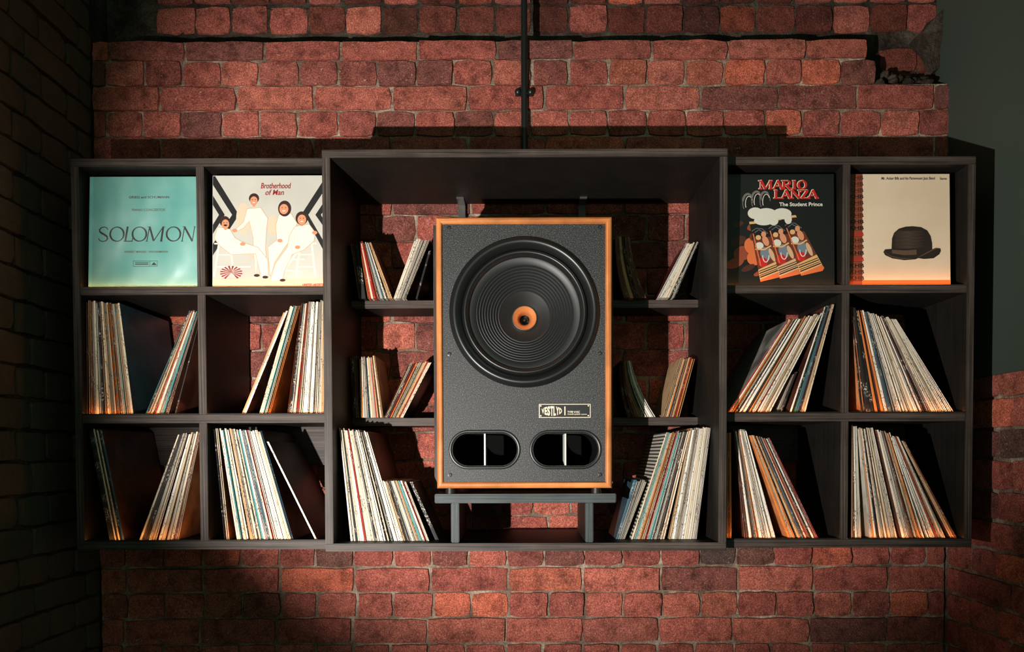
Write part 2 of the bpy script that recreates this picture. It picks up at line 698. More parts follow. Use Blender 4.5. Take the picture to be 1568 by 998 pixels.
# rubble mortar left where the shoulder broke away
bm = B()
for k in range(26):
    t = rnd.random()
    c = P(1345 + 75 * t + rnd.uniform(-6, 6), 128 - 16 * (1 - t) * rnd.random(), YW + 0.02 + 0.05 * rnd.random())
    ball(bm, c, (rnd.uniform(0.008, 0.024), 0.022, rnd.uniform(0.006, 0.016)), 8)
for vtx in bm.verts:
    vtx.co += noise.noise_vector(vtx.co * 60) * 0.006
rub = new_obj('broken_mortar', bm, M['mortar_dark'], wall_back, smooth=True)
# sloping dark plaster at the top right corner
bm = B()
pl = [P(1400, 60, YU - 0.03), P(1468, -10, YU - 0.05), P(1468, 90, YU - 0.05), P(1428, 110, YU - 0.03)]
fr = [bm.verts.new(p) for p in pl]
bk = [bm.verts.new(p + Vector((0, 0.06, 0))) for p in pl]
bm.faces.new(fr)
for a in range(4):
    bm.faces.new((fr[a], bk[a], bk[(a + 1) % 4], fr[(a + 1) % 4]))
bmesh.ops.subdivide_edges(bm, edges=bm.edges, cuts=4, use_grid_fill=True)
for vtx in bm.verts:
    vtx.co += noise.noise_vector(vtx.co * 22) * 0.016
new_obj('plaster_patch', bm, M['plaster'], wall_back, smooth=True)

# side walls
for side, x in (('left', XL), ('right', XR)):
    bm = B()
    s = -1 if side == 'left' else 1
    x_m = x + s * GAP
    box(bm, min(x_m, x_m + s * 0.15), max(x_m, x_m + s * 0.15), YFRONT, YW + 0.2, ZF, ZC)
    wl = new_obj('wall_' + side, bm, M['mortar'] if side == 'right' else M['mortar_dark'])  # left mortar is darkened to paint in the shade there
    wl['kind'] = 'structure'
    nb = 0
    for r in range(len(ROWS_PX) - 1):
        z1, z0 = ROWS_Z[r], ROWS_Z[r + 1]
        if z0 < 0.5 or z1 > 2.85:
            continue
        if side == 'right' and z0 > CAMZ + 0.28:
            continue
        kind = 's' if (r % 2 == 0) else 'h'
        p = 0.1296 if kind == 'h' else 0.2593
        y = YW - (0.0 if kind == 'h' else 0.07)
        if kind == 's':
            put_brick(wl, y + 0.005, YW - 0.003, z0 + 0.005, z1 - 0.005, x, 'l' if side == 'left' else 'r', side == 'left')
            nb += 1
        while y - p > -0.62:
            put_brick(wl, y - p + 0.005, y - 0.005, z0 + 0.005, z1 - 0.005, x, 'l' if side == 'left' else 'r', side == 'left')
            y -= p
            nb += 1
    print('side wall bricks', side, nb)

# black painted boarding over the upper right wall
zb = CAMZ + 127 / F * D
bm = B()
box(bm, XR - 0.006, XR + 0.004, YFRONT, YW + 0.085, zb, ZC, 0.002)
trim = new_obj('trim_1', bm, simple('dark_green_paint', srgb(60, 70, 61), 0.6))
trim['kind'] = 'structure'
trim['label'] = 'flat black panel over the upper right brick wall'

bm = B()
box(bm, XL - 0.16, XR + 0.16, -2.9, YW + 0.2, -0.1, ZF)
fl = new_obj('floor', bm, M['floor'])
fl['kind'] = 'structure'
bm = B()
box(bm, XL - 0.16, XR + 0.16, YFRONT, YW + 0.2, ZC, ZC + 0.1)
ce = new_obj('ceiling', bm, M['black'])
ce['kind'] = 'structure'

# ------------------------------------------------------------------ centre box
Y0 = 0.0
CX0, CX1 = P(495, 500, Y0).x, P(1113.5, 500, Y0).x
CZ1, CZ0 = P(804, 227.8, Y0).z, P(804, 843.5, Y0).z
TH = 0.0225
CBASE = Vector(((CX0 + CX1) / 2, 0.2, CZ0))
YB = YW - 0.014                # back edge of all boards
centre = empty('box_shelf', CBASE)
tag(centre, 'large square black box shelf in the middle, framing the loudspeaker', 'shelf')
BV = 0.0015


def plain(name, parent, x0, x1, y0, y1, z0, z1, mat, bev=0):
    return new_obj(name, box(B(), x0, x1, y0, y1, z0, z1, bev), mat, parent, ((x0 + x1) / 2, (y0 + y1) / 2, z0))


def board(name, parent, x0, x1, y0, y1, z0, z1, mat, bev=BV):
    bm_ = box(B(), x0, x1, y0, y1, z0, z1, bev)
    bmesh.ops.recalc_face_normals(bm_, faces=bm_.faces)
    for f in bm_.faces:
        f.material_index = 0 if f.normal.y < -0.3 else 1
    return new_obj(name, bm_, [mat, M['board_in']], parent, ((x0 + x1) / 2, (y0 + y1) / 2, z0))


board('top_panel', centre, CX0, CX1, Y0, YB, CZ1 - TH, CZ1, M['board_x'])
board('bottom_panel', centre, CX0, CX1, Y0, YB, CZ0, CZ0 + TH, M['board_x'])
board('side_panel', centre, CX0, CX0 + TH, Y0, YB, CZ0 + TH, CZ1 - TH, M['board_z'])
board('side_panel', centre, CX1 - TH, CX1, Y0, YB, CZ0 + TH, CZ1 - TH, M['board_z'])
YS = D / 0.894 - D             # front of the small shelves
SX = [(CX0 + TH, P(667.5, 560, YS).x), (P(938, 560, YS).x, CX1 - TH)]
SZ = []
for yt, yb in ((460, 472), (640, 652)):
    SZ.append((P(610, yb, YS).z, P(610, yt, YS).z))
for x0, x1 in SX:
    for z0, z1 in SZ:
        board('shelf', centre, x0, x1, YS, YB, z0, z1, M['board_x'])
zu0, zu1 = P(804, 756, 0.005).z + 0.0006, P(667, 345, YS).z
board('upright', centre, P(665, 560, YS).x - 0.001, P(671, 560, YS).x + 0.004, YS - 0.004, YB, zu0, zu1, M['board_z'])
board('upright', centre, P(932, 560, YS).x - 0.004, P(938, 560, YS).x + 0.001, YS - 0.004, YB, zu0, zu1, M['board_z'])
# angle brackets under the top at the back
for px in (707, 891):
    bm = B()
    a = P(px, 285, YB)
    box(bm, a.x - 0.012, a.x + 0.012, YB - 0.006, YB, CZ1 - TH - 0.07, CZ1 - TH, 0.001)
    box(bm, a.x - 0.012, a.x + 0.012, YB - 0.07, YB, CZ1 - TH - 0.006, CZ1 - TH, 0.001)
    new_obj('angle_bracket', bm, M['bracket'], centre, (a.x, YB, CZ1 - TH))

# ------------------------------------------------------------------ side racks
YR = 0.0487
ZL = {}
for key, (yt, yb) in {'top': (242, 254.5), 's1': (438.5, 451), 's2': (634.5, 647.5), 'bot': (828, 841)}.items():
    ZL[key] = (P(310, yb, YR).z, P(310, yt, YR).z)

LEDY0, LEDY1 = YR + 0.0055, YR + 0.0125


def rack(name_label, x0, x1, div, own_left, own_right, mirror):
    base = Vector(((x0 + x1) / 2, 0.22, ZL['bot'][0]))
    r_ = empty('record_rack', base)
    tag(r_, name_label, 'shelf')
    board('top_panel', r_, x0, x1, YR, YB, *ZL['top'], M['board_x'])
    board('bottom_panel', r_, x0, x1, YR, YB, *ZL['bot'], M['board_x'])
    xi0, xi1 = x0, x1
    if own_left:
        board('side_panel', r_, x0, x0 + TH, YR, YB, ZL['bot'][1], ZL['top'][0], M['board_z'])
        xi0 = x0 + TH
    if own_right:
        board('side_panel', r_, x1 - TH, x1, YR, YB, ZL['bot'][1], ZL['top'][0], M['board_z'])
        xi1 = x1 - TH
    for k in ('s1', 's2'):
        board('shelf', r_, xi0, xi1, YR, YB, *ZL[k], M['board_x'])
    cells = [('bot', 's2'), ('s2', 's1'), ('s1', 'top')]
    for lo, hi in cells:
        board('divider', r_, div - TH / 2, div + TH / 2, YR, YB, ZL[lo][1], ZL[hi][0], M['board_z'])
        for a, b in ((xi0, div - TH / 2), (div + TH / 2, xi1)):
            strip = plain('led_strip', r_, a + 0.004, b - 0.004, LEDY0, LEDY1, ZL[lo][1], ZL[lo][1] + 0.0008, M['led'], 0)
            if lo != 's1':
                plain('added_strip_lip', r_, a, b, YR + 0.0005, YR + 0.003, ZL[lo][1] - 0.0005, ZL[lo][1] + 0.003, M['board_in'])  # lip added only to hide the glowing strip from the camera
            strip['label'] = 'thin warm light strip along the shelf edge'
    return r_, xi0, xi1


lx0 = P(113, 560, YR).x
rack_l, LXI0, LXI1 = rack('black six-compartment record rack on the left under the teal sleeve', lx0, CX0 - 0.001, P(309.5, 560, YR).x, True, False, False)
rx1 = P(1491.5, 540, YR).x
rack_r, RXI0, RXI1 = rack('black six-compartment record rack on the right under the bowler hat sleeve', CX1 + 0.001, rx1, P(1294.5, 540, YR).x, False, True, True)
# back rail behind the lowest row of the left rack, and behind the top row
zr1 = ZL['s2'][0]
zr0 = P(400, 712, YB).z
board('back_rail', rack_l, LXI0, LXI1, YB - 0.010, YB, zr0, zr1, M['board_x'])
board('back_rail', rack_r, RXI0, RXI1, YB - 0.010, YB, zr0, zr1, M['board_x'])
for rr, a, b in ((rack_l, LXI0, LXI1), (rack_r, RXI0, RXI1)):
    board('back_rail', rr, a, b, YB - 0.010, YB, ZL['top'][0] - 0.10, ZL['top'][0], M['board_x'])

# ------------------------------------------------------------------ loudspeaker and its stand
YSP = 0.0                      # front of the loudspeaker frame
STZ1 = P(804, 756, YSP + 0.005).z
STZ0 = P(804, 770, YSP + 0.005).z
sx0, sx1 = P(665.5, 763, YSP + 0.005).x, P(943.5, 763, YSP + 0.005).x
stand = empty('speaker_stand', ((sx0 + sx1) / 2, 0.15, CZ0 + TH))
tag(stand, 'low blue-black wooden bench stand under the loudspeaker', 'stand')
board('stand_top', stand, sx0, sx1, YSP + 0.005, 0.33, STZ0, STZ1, M['board_blue'], 0.002)
for a, b in ((690.5, 703), (896, 908.5)):
    board('leg', stand, P(a, 800, 0.012).x, P(b, 800, 0.012).x, 0.012, 0.30, CZ0 + TH + 0.0005, STZ0 - 0.0002, M['board_blue_z'], 0.002)

S_X0, S_X1 = P(668, 540, YSP).x, P(937.3, 540, YSP).x
S_Z0, S_Z1 = P(803, 747.5, YSP).z, P(803, 331.5, YSP).z
spk = empty('loudspeaker', ((S_X0 + S_X1) / 2, 0.14, STZ1))
tag(spk, 'big monitor loudspeaker with black cone and orange wooden frame', 'loudspeaker')
FW = 0.0195                    # frame bar width
DEP = 0.285
bm = box(B(), S_X0 + 0.004, S_X1 - 0.004, YSP + 0.03, YSP + DEP, S_Z0 + 0.004, S_Z1 - 0.004, 0.002)
for f in list(bm.faces):
    if f.calc_center_median().y < YSP + 0.031 and abs(f.normal.y) > 0.9:
        bm.faces.remove(f)
new_obj('cabinet', bm, M['oak_z'], spk, ((S_X0 + S_X1) / 2, YSP + DEP / 2, S_Z0))


def frame_bar(side):
    """Mitred bar with a rounded face."""
    prof = [(0.0, 0.045), (0.0, 0.006), (0.0015, 0.002), (0.005, 0.0), (0.013, 0.0), (FW - 0.003, 0.003), (FW, 0.010), (FW, 0.045)]
    bm_ = B()
    cols = []
    for inset, y in prof:
        if side in ('t', 'b'):
            z = S_Z1 - inset if side == 't' else S_Z0 + inset
            cols.append((bm_.verts.new((S_X0 + inset, YSP + y, z)), bm_.verts.new((S_X1 - inset, YSP + y, z))))
        else:
            x = S_X0 + inset if side == 'l' else S_X1 - inset
            cols.append((bm_.verts.new((x, YSP + y, S_Z0 + inset)), bm_.verts.new((x, YSP + y, S_Z1 - inset))))
    for (a, b), (c, d) in zip(cols, cols[1:]):
        bm_.faces.new((a, b, d, c))
    bm_.faces.new([c[0] for c in cols])
    bm_.faces.new([c[1] for c in cols])
    bm_.faces.new((cols[0][0], cols[0][1], cols[-1][1], cols[-1][0]))
    return bm_


for sd in 'tblr':
    new_obj('frame_bar', frame_bar(sd), M['oak_x'] if sd in 'tb' else M['oak_z'], spk,
            ((S_X0 + S_X1) / 2, YSP + 0.02, S_Z0), smooth=True)

# baffle with round and slotted cut-outs
YBF = YSP + 0.008
WC = P(803.5, 477.5, YBF)
PXM = 1 / (F / D)              # metres per pixel at the loudspeaker face


def circle_pts(cx, cz, r, n=96):
    return [(cx + r * math.cos(2 * PI * k / n), cz + r * math.sin(2 * PI * k / n)) for k in range(n)]


def stadium(cx, cz, hw, hh, n=24):
    r = hh
    pts = []
    for k in range(n + 1):
        a = -PI / 2 + PI * k / n
        pts.append((cx + hw - r + r * math.cos(a), cz + r * math.sin(a)))
    for k in range(n + 1):
        a = PI / 2 + PI * k / n
        pts.append((cx - hw + r + r * math.cos(a), cz + r * math.sin(a)))
    return pts


PORTS = []
for a, b in ((693.0, 791.5), (816.5, 915.5)):
    p0, p1 = P(a, 688.3, YBF), P(b, 688.3, YBF)
    PORTS.append(((p0.x + p1.x) / 2, p0.z, (p1.x - p0.x) / 2, 24.4 * PXM))


def plate_with_holes(outer, holes, y0, y1):
    loops = [outer] + holes
    flat = [[Vector((x, z, 0)) for x, z in lp] for lp in loops]
    tris = tessellate_polygon(flat)
    allp = [p for lp in loops for p in lp]
    bm_ = B()
    fv = [bm_.verts.new((x, y0, z)) for x, z in allp]
    for t in tris:
        try:
            bm_.faces.new([fv[i] for i in t])
        except ValueError:
            pass
    bk_ = [bm_.verts.new((x, y1, z)) for x, z in allp]
    k = 0
    for lp in loops:
        n = len(lp)
        for i in range(n):
            a_, b_ = k + i, k + (i + 1) % n
            bm_.faces.new((fv[a_], fv[b_], bk_[b_], bk_[a_]))
        k += n
    return bm_


bx0, bx1, bz0, bz1 = S_X0 + FW - 0.002, S_X1 - FW + 0.002, S_Z0 + FW - 0.002, S_Z1 - FW + 0.002
outer = [(bx0, bz0), (bx1, bz0), (bx1, bz1), (bx0, bz1)]
RW = 113 * PXM
bm = plate_with_holes(outer, [circle_pts(WC.x, WC.z, RW)] + [stadium(cx, cz, hw + 0.001, hh + 0.001) for cx, cz, hw, hh in PORTS], YBF, YBF + 0.02)
new_obj('baffle', bm, M['baffle'], spk, (WC.x, YBF, S_Z0))
for px, py in ((687.5, 349), (918.5, 348), (688, 542), (918.5, 541), (689, 727), (918.5, 726.5)):
    c = P(px, py, YBF)
    bm = lathe(B(), [(0.0058, 0.0), (0.0055, -0.0018), (0.0035, -0.0022), (0.003, 0.0012), (0.0, 0.0014)], c.x, c.z, YBF, 20)
    new_obj('baffle_screw', bm, M['black_metal'], spk, c, smooth=True)

# woofer: gasket, surround, ribbed cone, copper horn
q = PXM


def semi(r0, r1, h, n=10, d0=0.0, d1=0.0):
    """Half-round roll from radius r0 to r1 (px), h towards the room."""
    out = []
    for k in range(n + 1):
        t = k / n
        out.append(((r0 + (r1 - r0) * t) * q, (d0 + (d1 - d0) * t - h * math.sin(PI * t)) * q))
    return out


wf = empty('woofer', WC)
wf.parent = spk
wf.location = WC - WORLD_LOC['loudspeaker']
WORLD_LOC[wf.name] = WC.copy()
bm = lathe(B(), [(115.5 * q, 0.0)] + semi(115, 97.5, 9, 14, -0.5, 3), WC.x, WC.z, YBF, 128)
new_obj('gasket_ring', bm, M['rubber'], wf, WC, smooth=True)
bm = lathe(B(), [(97.6 * q, 3 * q), (97 * q, 6 * q)] + semi(97, 85.5, 7.5, 14, 5, 7) + [(85 * q, 10 * q)], WC.x, WC.z, YBF, 128)
new_obj('rubber_surround', bm, M['rubber'], wf, WC, smooth=True)
prof = [(85.2 * q, 9 * q), (82 * q, 9.5 * q), (76 * q, 13 * q)]
NR = 9
r_a, r_b = 75.0, 38.0
d_a, d_b = 13.5, 36.0
for k in range(NR):
    ra = r_a + (r_b - r_a) * k / NR
    da = d_a + (d_b - d_a) * k / NR
    st = (r_a - r_b) / NR
    sd_ = (d_b - d_a) / NR
    prof += [(ra * q, (da + 0.4) * q), ((ra - st * 0.12) * q, (da - 0.9) * q), ((ra - st * 0.3) * q, (da - 1.0) * q),
             ((ra - st * 0.45) * q, (da + sd_ * 0.5) * q), ((ra - st * 0.85) * q, (da + sd_ * 0.95) * q)]
prof += [(37 * q, 37 * q), (28 * q, 44 * q), (20.5 * q, 51 * q)]
bm = lathe(B(), prof, WC.x, WC.z, YBF, 128)
new_obj('ribbed_cone', bm, M['cone'], wf, WC, smooth=True)
bm = lathe(B(), [(20.5 * q, 51 * q), (20.3 * q, 49.5 * q), (19.2 * q, 48.8 * q), (18.6 * q, 49.8 * q)], WC.x, WC.z, YBF, 64)
new_obj('horn_rim', bm, M['steel'], wf, WC, smooth=True)
bm = lathe(B(), [(18.6 * q, 50 * q), (17.5 * q, 51 * q), (13 * q, 54 * q), (9.5 * q, 60 * q), (8 * q, 70 * q)], WC.x, WC.z, YBF, 64)
new_obj('copper_horn', bm, M['copper'], wf, WC, smooth=True)
bm = lathe(B(), [(8.2 * q, 69 * q), (7.5 * q, 80 * q), (0, 80 * q)], WC.x, WC.z, YBF, 32)
ball(bm, (WC.x, YBF + 72 * q, WC.z), (3 * q, 5 * q, 3 * q), 12)
new_obj('horn_throat', bm, M['black_metal'], wf, WC, smooth=True)

# reflex ports
for cx, cz, hw, hh in PORTS:
    po = empty('reflex_port', (cx, YBF, cz))
    po.parent = spk
    po.location = Vector((cx, YBF, cz)) - WORLD_LOC['loudspeaker']
    WORLD_LOC[po.name] = Vector((cx, YBF, cz))
    secs = []
    fl = 5.6 * PXM
    prof = [(fl + 0.0008, 0.0005), (fl, -0.0015), (fl * 0.75, -0.0028), (fl * 0.35, -0.0024), (0.0, 0.002), (0.0, 0.006)]
    bm = B()
    for off, y in prof:
        secs.append([bm.verts.new((x, YBF + y, z)) for x, z in stadium(cx, cz, hw + off, hh + off)])
    for a, b in zip(secs, secs[1:]):
        n = len(a)
        for k in range(n):
            bm.faces.new((a[k], a[(k + 1) % n], b[(k + 1) % n], b[k]))
    new_obj('port_flange', bm, M['rubber'], po, (cx, YBF, cz), smooth=True)
    bm = B()
    a = [bm.verts.new((x, YBF + 0.004, z)) for x, z in stadium(cx, cz, hw, hh)]
    b = [bm.verts.new((x, YBF + 0.23, z)) for x, z in stadium(cx, cz, hw, hh)]
    n = len(a)
    for k in range(n):
        bm.faces.new((a[k], a[(k + 1) % n], b[(k + 1) % n], b[k]))
    bm.faces.new(b)
    new_obj('port_tunnel', bm, M['void'], po, (cx, YBF, cz))
    bm = box(B(), cx - 0.0022, cx + 0.0022, YBF + 0.006, YBF + 0.10, cz - hh, cz + hh, 0.0004)
    dv = new_obj('port_divider', bm, M['pale'], po, (cx, YBF, cz))
# feet
for px in (690, 913):
    for y in (0.03, 0.24):
        c = P(px, 750, y)
        bm = B()
        bmesh.ops.create_cone(bm, cap_ends=True, segments=24, radius1=0.016, radius2=0.013, depth=S_Z0 - STZ1 + 0.004,
                              matrix=Matrix.Translation((c.x, y, (S_Z0 + 0.004 + STZ1) / 2)))
        new_obj('rubber_foot', bm, M['rubber'], spk, (c.x, y, STZ1), smooth=True)


# ------------------------------------------------------------------ flat print: lettering and pictures
def text_tris(body, bold=0.0, shear=0.0, spacing=1.0):
    cu = bpy.data.curves.new('lettering', 'FONT')
    cu.body = body
    cu.size = 1.0
    cu.offset = bold
    cu.shear = shear
    cu.space_character = spacing
    cu.resolution_u = 3
    ob = bpy.data.objects.new('lettering', cu)
    COL.objects.link(ob)
    dg = bpy.context.evaluated_depsgraph_get()
    me = bpy.data.meshes.new_from_object(ob.evaluated_get(dg))
    pts = [(v_.co.x, v_.co.y) for v_ in me.vertices]
    faces = [tuple(p.vertices) for p in me.polygons]
    bpy.data.objects.remove(ob)
    bpy.data.curves.remove(cu)
    bpy.data.meshes.remove(me)
    return pts, faces


class Print:
    """Flat ink laid on a face. Drawn in picture units (x right, y down), mapped to local x, z by fx / fz."""
    def __init__(self, x0, x1, y0, y1, w, h, y_face=0.0):
        self.m = (x0, x1, y0, y1, w, h)
        self.bm = B()
        self.mats = []
        self.y = y_face
        self.layer = 0
        self.k = 0

    def mi(self, mat):
        if mat not in self.mats:
            self.mats.append(mat)
        return self.mats.index(mat)

    def map(self, x, y):
        x0, x1, y0, y1, w, h = self.m
        return ((x - x0) / (x1 - x0) * w, (y1 - y) / (y1 - y0) * h)

    def up(self):
        self.layer += 1

    def tris(self, pts, faces, mat):
        idx = self.mi(mat)
        self.k += 1
        yy = self.y - 0.0003 - 0.000004 * self.k - 0.00003 * self.layer
        vv = []
        for x, y in pts:
            a, b = self.map(x, y)
            x_lim = self.m[4]
            a = min(max(a, 0.0004), x_lim - 0.0004)
            b = min(max(b, 0.0004), self.m[5] - 0.0004)
            vv.append(self.bm.verts.new((a, yy, b)))
        for f in faces:
            try:
                fc = self.bm.faces.new([vv[i] for i in f])
                fc.material_index = idx
            except ValueError:
                pass

    def poly(self, pts, mat):
        t = tessellate_polygon([[Vector((x, y, 0)) for x, y in pts]])
        self.tris(pts, t, mat)

    def ell(self, cx, cy, rx, ry, mat, n=28, a0=0.0):
        c, s = math.cos(a0), math.sin(a0)
        pts = []
        for k in range(n):
            ex, ey = rx * math.cos(2 * PI * k / n), ry * math.sin(2 * PI * k / n)
            pts.append((cx + ex * c - ey * s, cy + ex * s + ey * c))
        self.poly(pts, mat)

    def ribbon(self, pts, widths, mat):
        if not isinstance(widths, (list, tuple)):
            widths = [widths] * len(pts)
        L_, R_ = [], []
        for i, (x, y) in enumerate(pts):
            a = pts[max(0, i - 1)]
            b = pts[min(len(pts) - 1, i + 1)]
            dx, dy = b[0] - a[0], b[1] - a[1]
            n = math.hypot(dx, dy) or 1
            w_ = widths[i] / 2
            L_.append((x - dy / n * w_, y + dx / n * w_))
            R_.append((x + dy / n * w_, y - dx / n * w_))
        k = len(pts)
        self.tris(L_ + R_, [(i, i + 1, k + i + 1, k + i) for i in range(k - 1)], mat)

    def text(self, body, x0, x1, y_base, height, mat, bold=0.0, shear=0.0, spacing=1.0, warp=None):
        pts, faces = text_tris(body, bold, shear, spacing)
        xs = [p[0] for p in pts]
        a, b = min(xs), max(xs)
        sx = (x1 - x0) / (b - a)
        out = [(x0 + (x - a) * sx, y_base - y / 0.70 * height) for x, y in pts]
        if warp:
            out = [warp(*p) for p in out]
        self.tris(out, faces, mat)

    def build(self, name, parent, label=None):
        me = bpy.data.meshes.new(name)
        bmesh.ops.recalc_face_normals(self.bm, faces=self.bm.faces)
        self.bm.to_mesh(me)
        self.bm.free()
        for mt in self.mats:
            me.materials.append(mt)
        o = bpy.data.objects.new(name, me)
        COL.objects.link(o)
        o.parent = parent
        if label:
            o['label'] = label
        return o


def arc(cx, cy, rx, ry, a0, a1, n=18):
    return [(cx + rx * math.cos(math.radians(a0 + (a1 - a0) * k / n)), cy + ry * math.sin(math.radians(a0 + (a1 - a0) * k / n))) for k in range(n + 1)]


def glyph(pr, ch, x0, x1, y0, y1, mat, thick=0.2, thin=0.09, slab=0.13, slabt=0.07, shear=0.0):
    """Serif capital drawn from strokes inside a cell; y1 is the base line (y down)."""
    hh = y1 - y0
    ww = x1 - x0

    def T(x, y):
        return (x0 + x * ww + shear * y * hh, y1 - y * hh)

    def line(a, b, w_):
        pr.ribbon([T(*a), T(*b)], w_ * hh, mat)

    def ser(x, y, half=slab):
        yy = 0.5 * slabt if y < 0.5 else 1 - 0.5 * slabt
        c = T(x, yy)
        if slabt > 0:
            pr.ribbon([(c[0] - half * hh, c[1]), (c[0] + half * hh, c[1])], slabt * hh, mat)

    if ch == 'M':
        line((.12, 0), (.14, 1), thin); line((.14, 1), (.48, .04), thick); line((.48, .04), (.86, 1), thin); line((.88, 0), (.86, 1), thick)
        for s_ in ((.12, 0), (.88, 0), (.10, 1), (.90, 1)):
            ser(*s_)
    elif ch == 'A':
        line((.08, 0), (.48, 1), thin); line((.48, 1), (.90, 0), thick); line((.24, .34), (.74, .34), thin)
        ser(.08, 0); ser(.90, 0)
    elif ch == 'R':
        line((.2, 0), (.2, 1), thick)
        pr.ribbon([T(.2, 1 - thin / 2)] + [T(x, y) for x, y in arc(.5, .72, .30, .28 - thin / 2, 90, -90)] + [T(.2, .44)],
                  [thin * hh] * 3 + [thin * hh * 1.4] * 4 + [thick * hh] * 7 + [thin * hh * 1.4] * 4 + [thin * hh] * 3, mat)
        line((.46, .46), (.86, 0), thick); ser(.2, 0); ser(.90, 0); ser(.14, 1)
    elif ch == 'I':
        line((.5, 0), (.5, 1), thick); ser(.5, 0); ser(.5, 1)
    elif ch == 'O':
        pts, ws = [], []
        n = 40
        for k in range(n + 1):
            a = 2 * PI * k / n
            pts.append(T(.5 + (.5 - thick / 2 * hh / ww) * math.cos(a), .5 + (.5 - thin / 2) * math.sin(a)))
            ws.append((thin + (thick - thin) * abs(math.cos(a - 0.25)) ** 1.6) * hh)
        pr.ribbon(pts, ws, mat)
    elif ch == 'L':
        line((.22, 0), (.22, 1), thick); line((.22, thin / 2), (.9, thin / 2), thin); line((.9, 0), (.92, .26), thin)
        ser(.16, 0); ser(.22, 1)
    elif ch == 'N':
        line((.14, 0), (.14, 1), thin); line((.12, 1), (.86, .02), thick); line((.86, 0), (.86, 1), thin)
        ser(.14, 0); ser(.08, 1); ser(.86, 1)
    elif ch == 'Z':
        line((.1, 1 - thin / 2), (.9, 1 - thin / 2), thin); line((.84, .97), (.14, .03), thick); line((.1, thin / 2), (.92, thin / 2), thin)
        line((.1, .74), (.1, 1), thin); line((.92, 0), (.92, .26), thin)
    elif ch == 'S':
        pts = [T(x, y) for x, y in [(.88, .80), (.78, .93), (.55, .98), (.30, .94), (.14, .80), (.18, .66), (.36, .56), (.60, .46), (.82, .34), (.86, .18), (.70, .05), (.42, .02), (.18, .07), (.06, .22)]]
        ws = [thin, thin, thin, thin * 1.2, thin * 1.6, thick * 0.9, thick, thick, thick * 0.95, thin * 1.6, thin * 1.1, thin, thin, thin]
        pr.ribbon(pts, [w_ * hh for w_ in ws], mat)


def ink(name, r, g, b, rough=0.5):
    return simple(name, srgb(r, g, b), rough)


INK = {'black': ink('ink_black', 28, 26, 26), 'red': ink('ink_red', 190, 34, 34), 'darkred': ink('ink_dark_red', 150, 34, 30),
       'white': ink('ink_white', 222, 216, 204), 'cream': ink('ink_cream', 238, 214, 178), 'skin': ink('ink_skin', 212, 140, 104),
       'hair': ink('ink_hair', 52, 28, 22), 'shade': ink('ink_shade', 214, 190, 164), 'tan': ink('ink_tan', 206, 166, 126),
       'orange': ink('ink_orange', 212, 108, 58), 'brown': ink('ink_brown', 104, 48, 32), 'gold': ink('ink_gold', 216, 168, 112),
       'foam': ink('ink_foam', 214, 208, 192), 'grey': ink('ink_grey', 112, 104, 98), 'sepia': ink('ink_sepia', 44, 34, 30),
       'sepia2': ink('ink_sepia_light', 96, 74, 60), 'bluegrey': ink('ink_blue_grey', 112, 124, 134), 'soot': ink('ink_soot', 22, 20, 20),
       'rust': ink('ink_rust', 138, 66, 42), 'umber': ink('ink_umber', 70, 36, 26), 'plate': ink('badge_black', 22, 23, 22),
       'badge': ink('badge_cream', 226, 212, 190, 0.35)}


def mat_sleeve_front(name, col, hi, rough, coat=0.0, scale=6.0):
    m_ = NT(name)
    v_ = m_.coords()
    n_ = m_.noise(scale, 3, 0.5, v_)
    c_ = m_.ramp(n_, [(0.35, col), (0.65, hi)])
    m_.l(c_, m_.b.inputs['Base Color'])
    m_.b.inputs['Roughness'].default_value = rough
    m_.b.inputs['Coat Weight'].default_value = coat
    m_.b.inputs['Coat Roughness'].default_value = 0.12
    return m_.m


SLEEVE = 0.3245


def cover_sleeve(label, px_l, px_r, yb, lean, w, h, shelf_z, front_mat, edge_mat, group=None):
    """A record sleeve standing face-on. Local x right, z up, front face at y = 0."""
    bm_ = box(B(), 0, w, 0.0, 0.004, 0, h, 0.0008)
    for f in bm_.faces:
        f.material_index = 0 if f.normal.y < -0.9 else 1
    me = bpy.data.meshes.new('record_sleeve')
    bmesh.ops.recalc_face_normals(bm_, faces=bm_.faces)
    for f in bm_.faces:
        f.material_index = 0 if f.normal.y < -0.9 else 1
    bm_.to_mesh(me)
    bm_.free()
    me.materials.append(front_mat)
    me.materials.append(edge_mat)
    o = bpy.data.objects.new('record_sleeve', me)
    COL.objects.link(o)
    o.location = (P((px_l + px_r) / 2, 436, yb).x - w / 2, yb, shelf_z + 0.0005)
    o.rotation_euler = (-math.radians(lean), 0, 0)
    tag(o, label, 'record', group)
    return o


GF = 'record sleeves shown face-on in the top row'
zs1 = ZL['s1'][1]
teal_front = mat_sleeve_front('teal_sleeve_print', srgb(104, 178, 168), srgb(140, 200, 190), 0.35, 0.35)
s_ = cover_sleeve('teal record sleeve with large thin serif title, leaning face-out at far left', 136.5, 304, 0.068, 3, SLEEVE, 0.328, zs1, teal_front, SPINE['cream'], GF)
pr = Print(38, 950, 52, 972, SLEEVE, 0.328)
pr.up()
for ch, a, b in (('S', 112, 204), ('O', 205, 332), ('L', 318, 400), ('O', 388, 517), ('M', 494, 650), ('O', 668, 796), ('N', 786, 902)):
    glyph(pr, ch, a, b, 466, 590, INK['umber'] if ch in 'S' else INK['sepia'], 0.125, 0.06, 0.08, 0.035, 0.0 if ch in 'OS' else 0.16)
pr.text('GRIEG and SCHUMANN', 362, 694, 232, 19, INK['sepia'], 0.02)
pr.text('PIANO CONCERTOS', 390, 660, 337, 19, INK['sepia2'], 0.012)
pr.text('HERBERT MENGES - PHILHARMONIA', 332, 690, 682, 17, INK['sepia2'], 0.008)
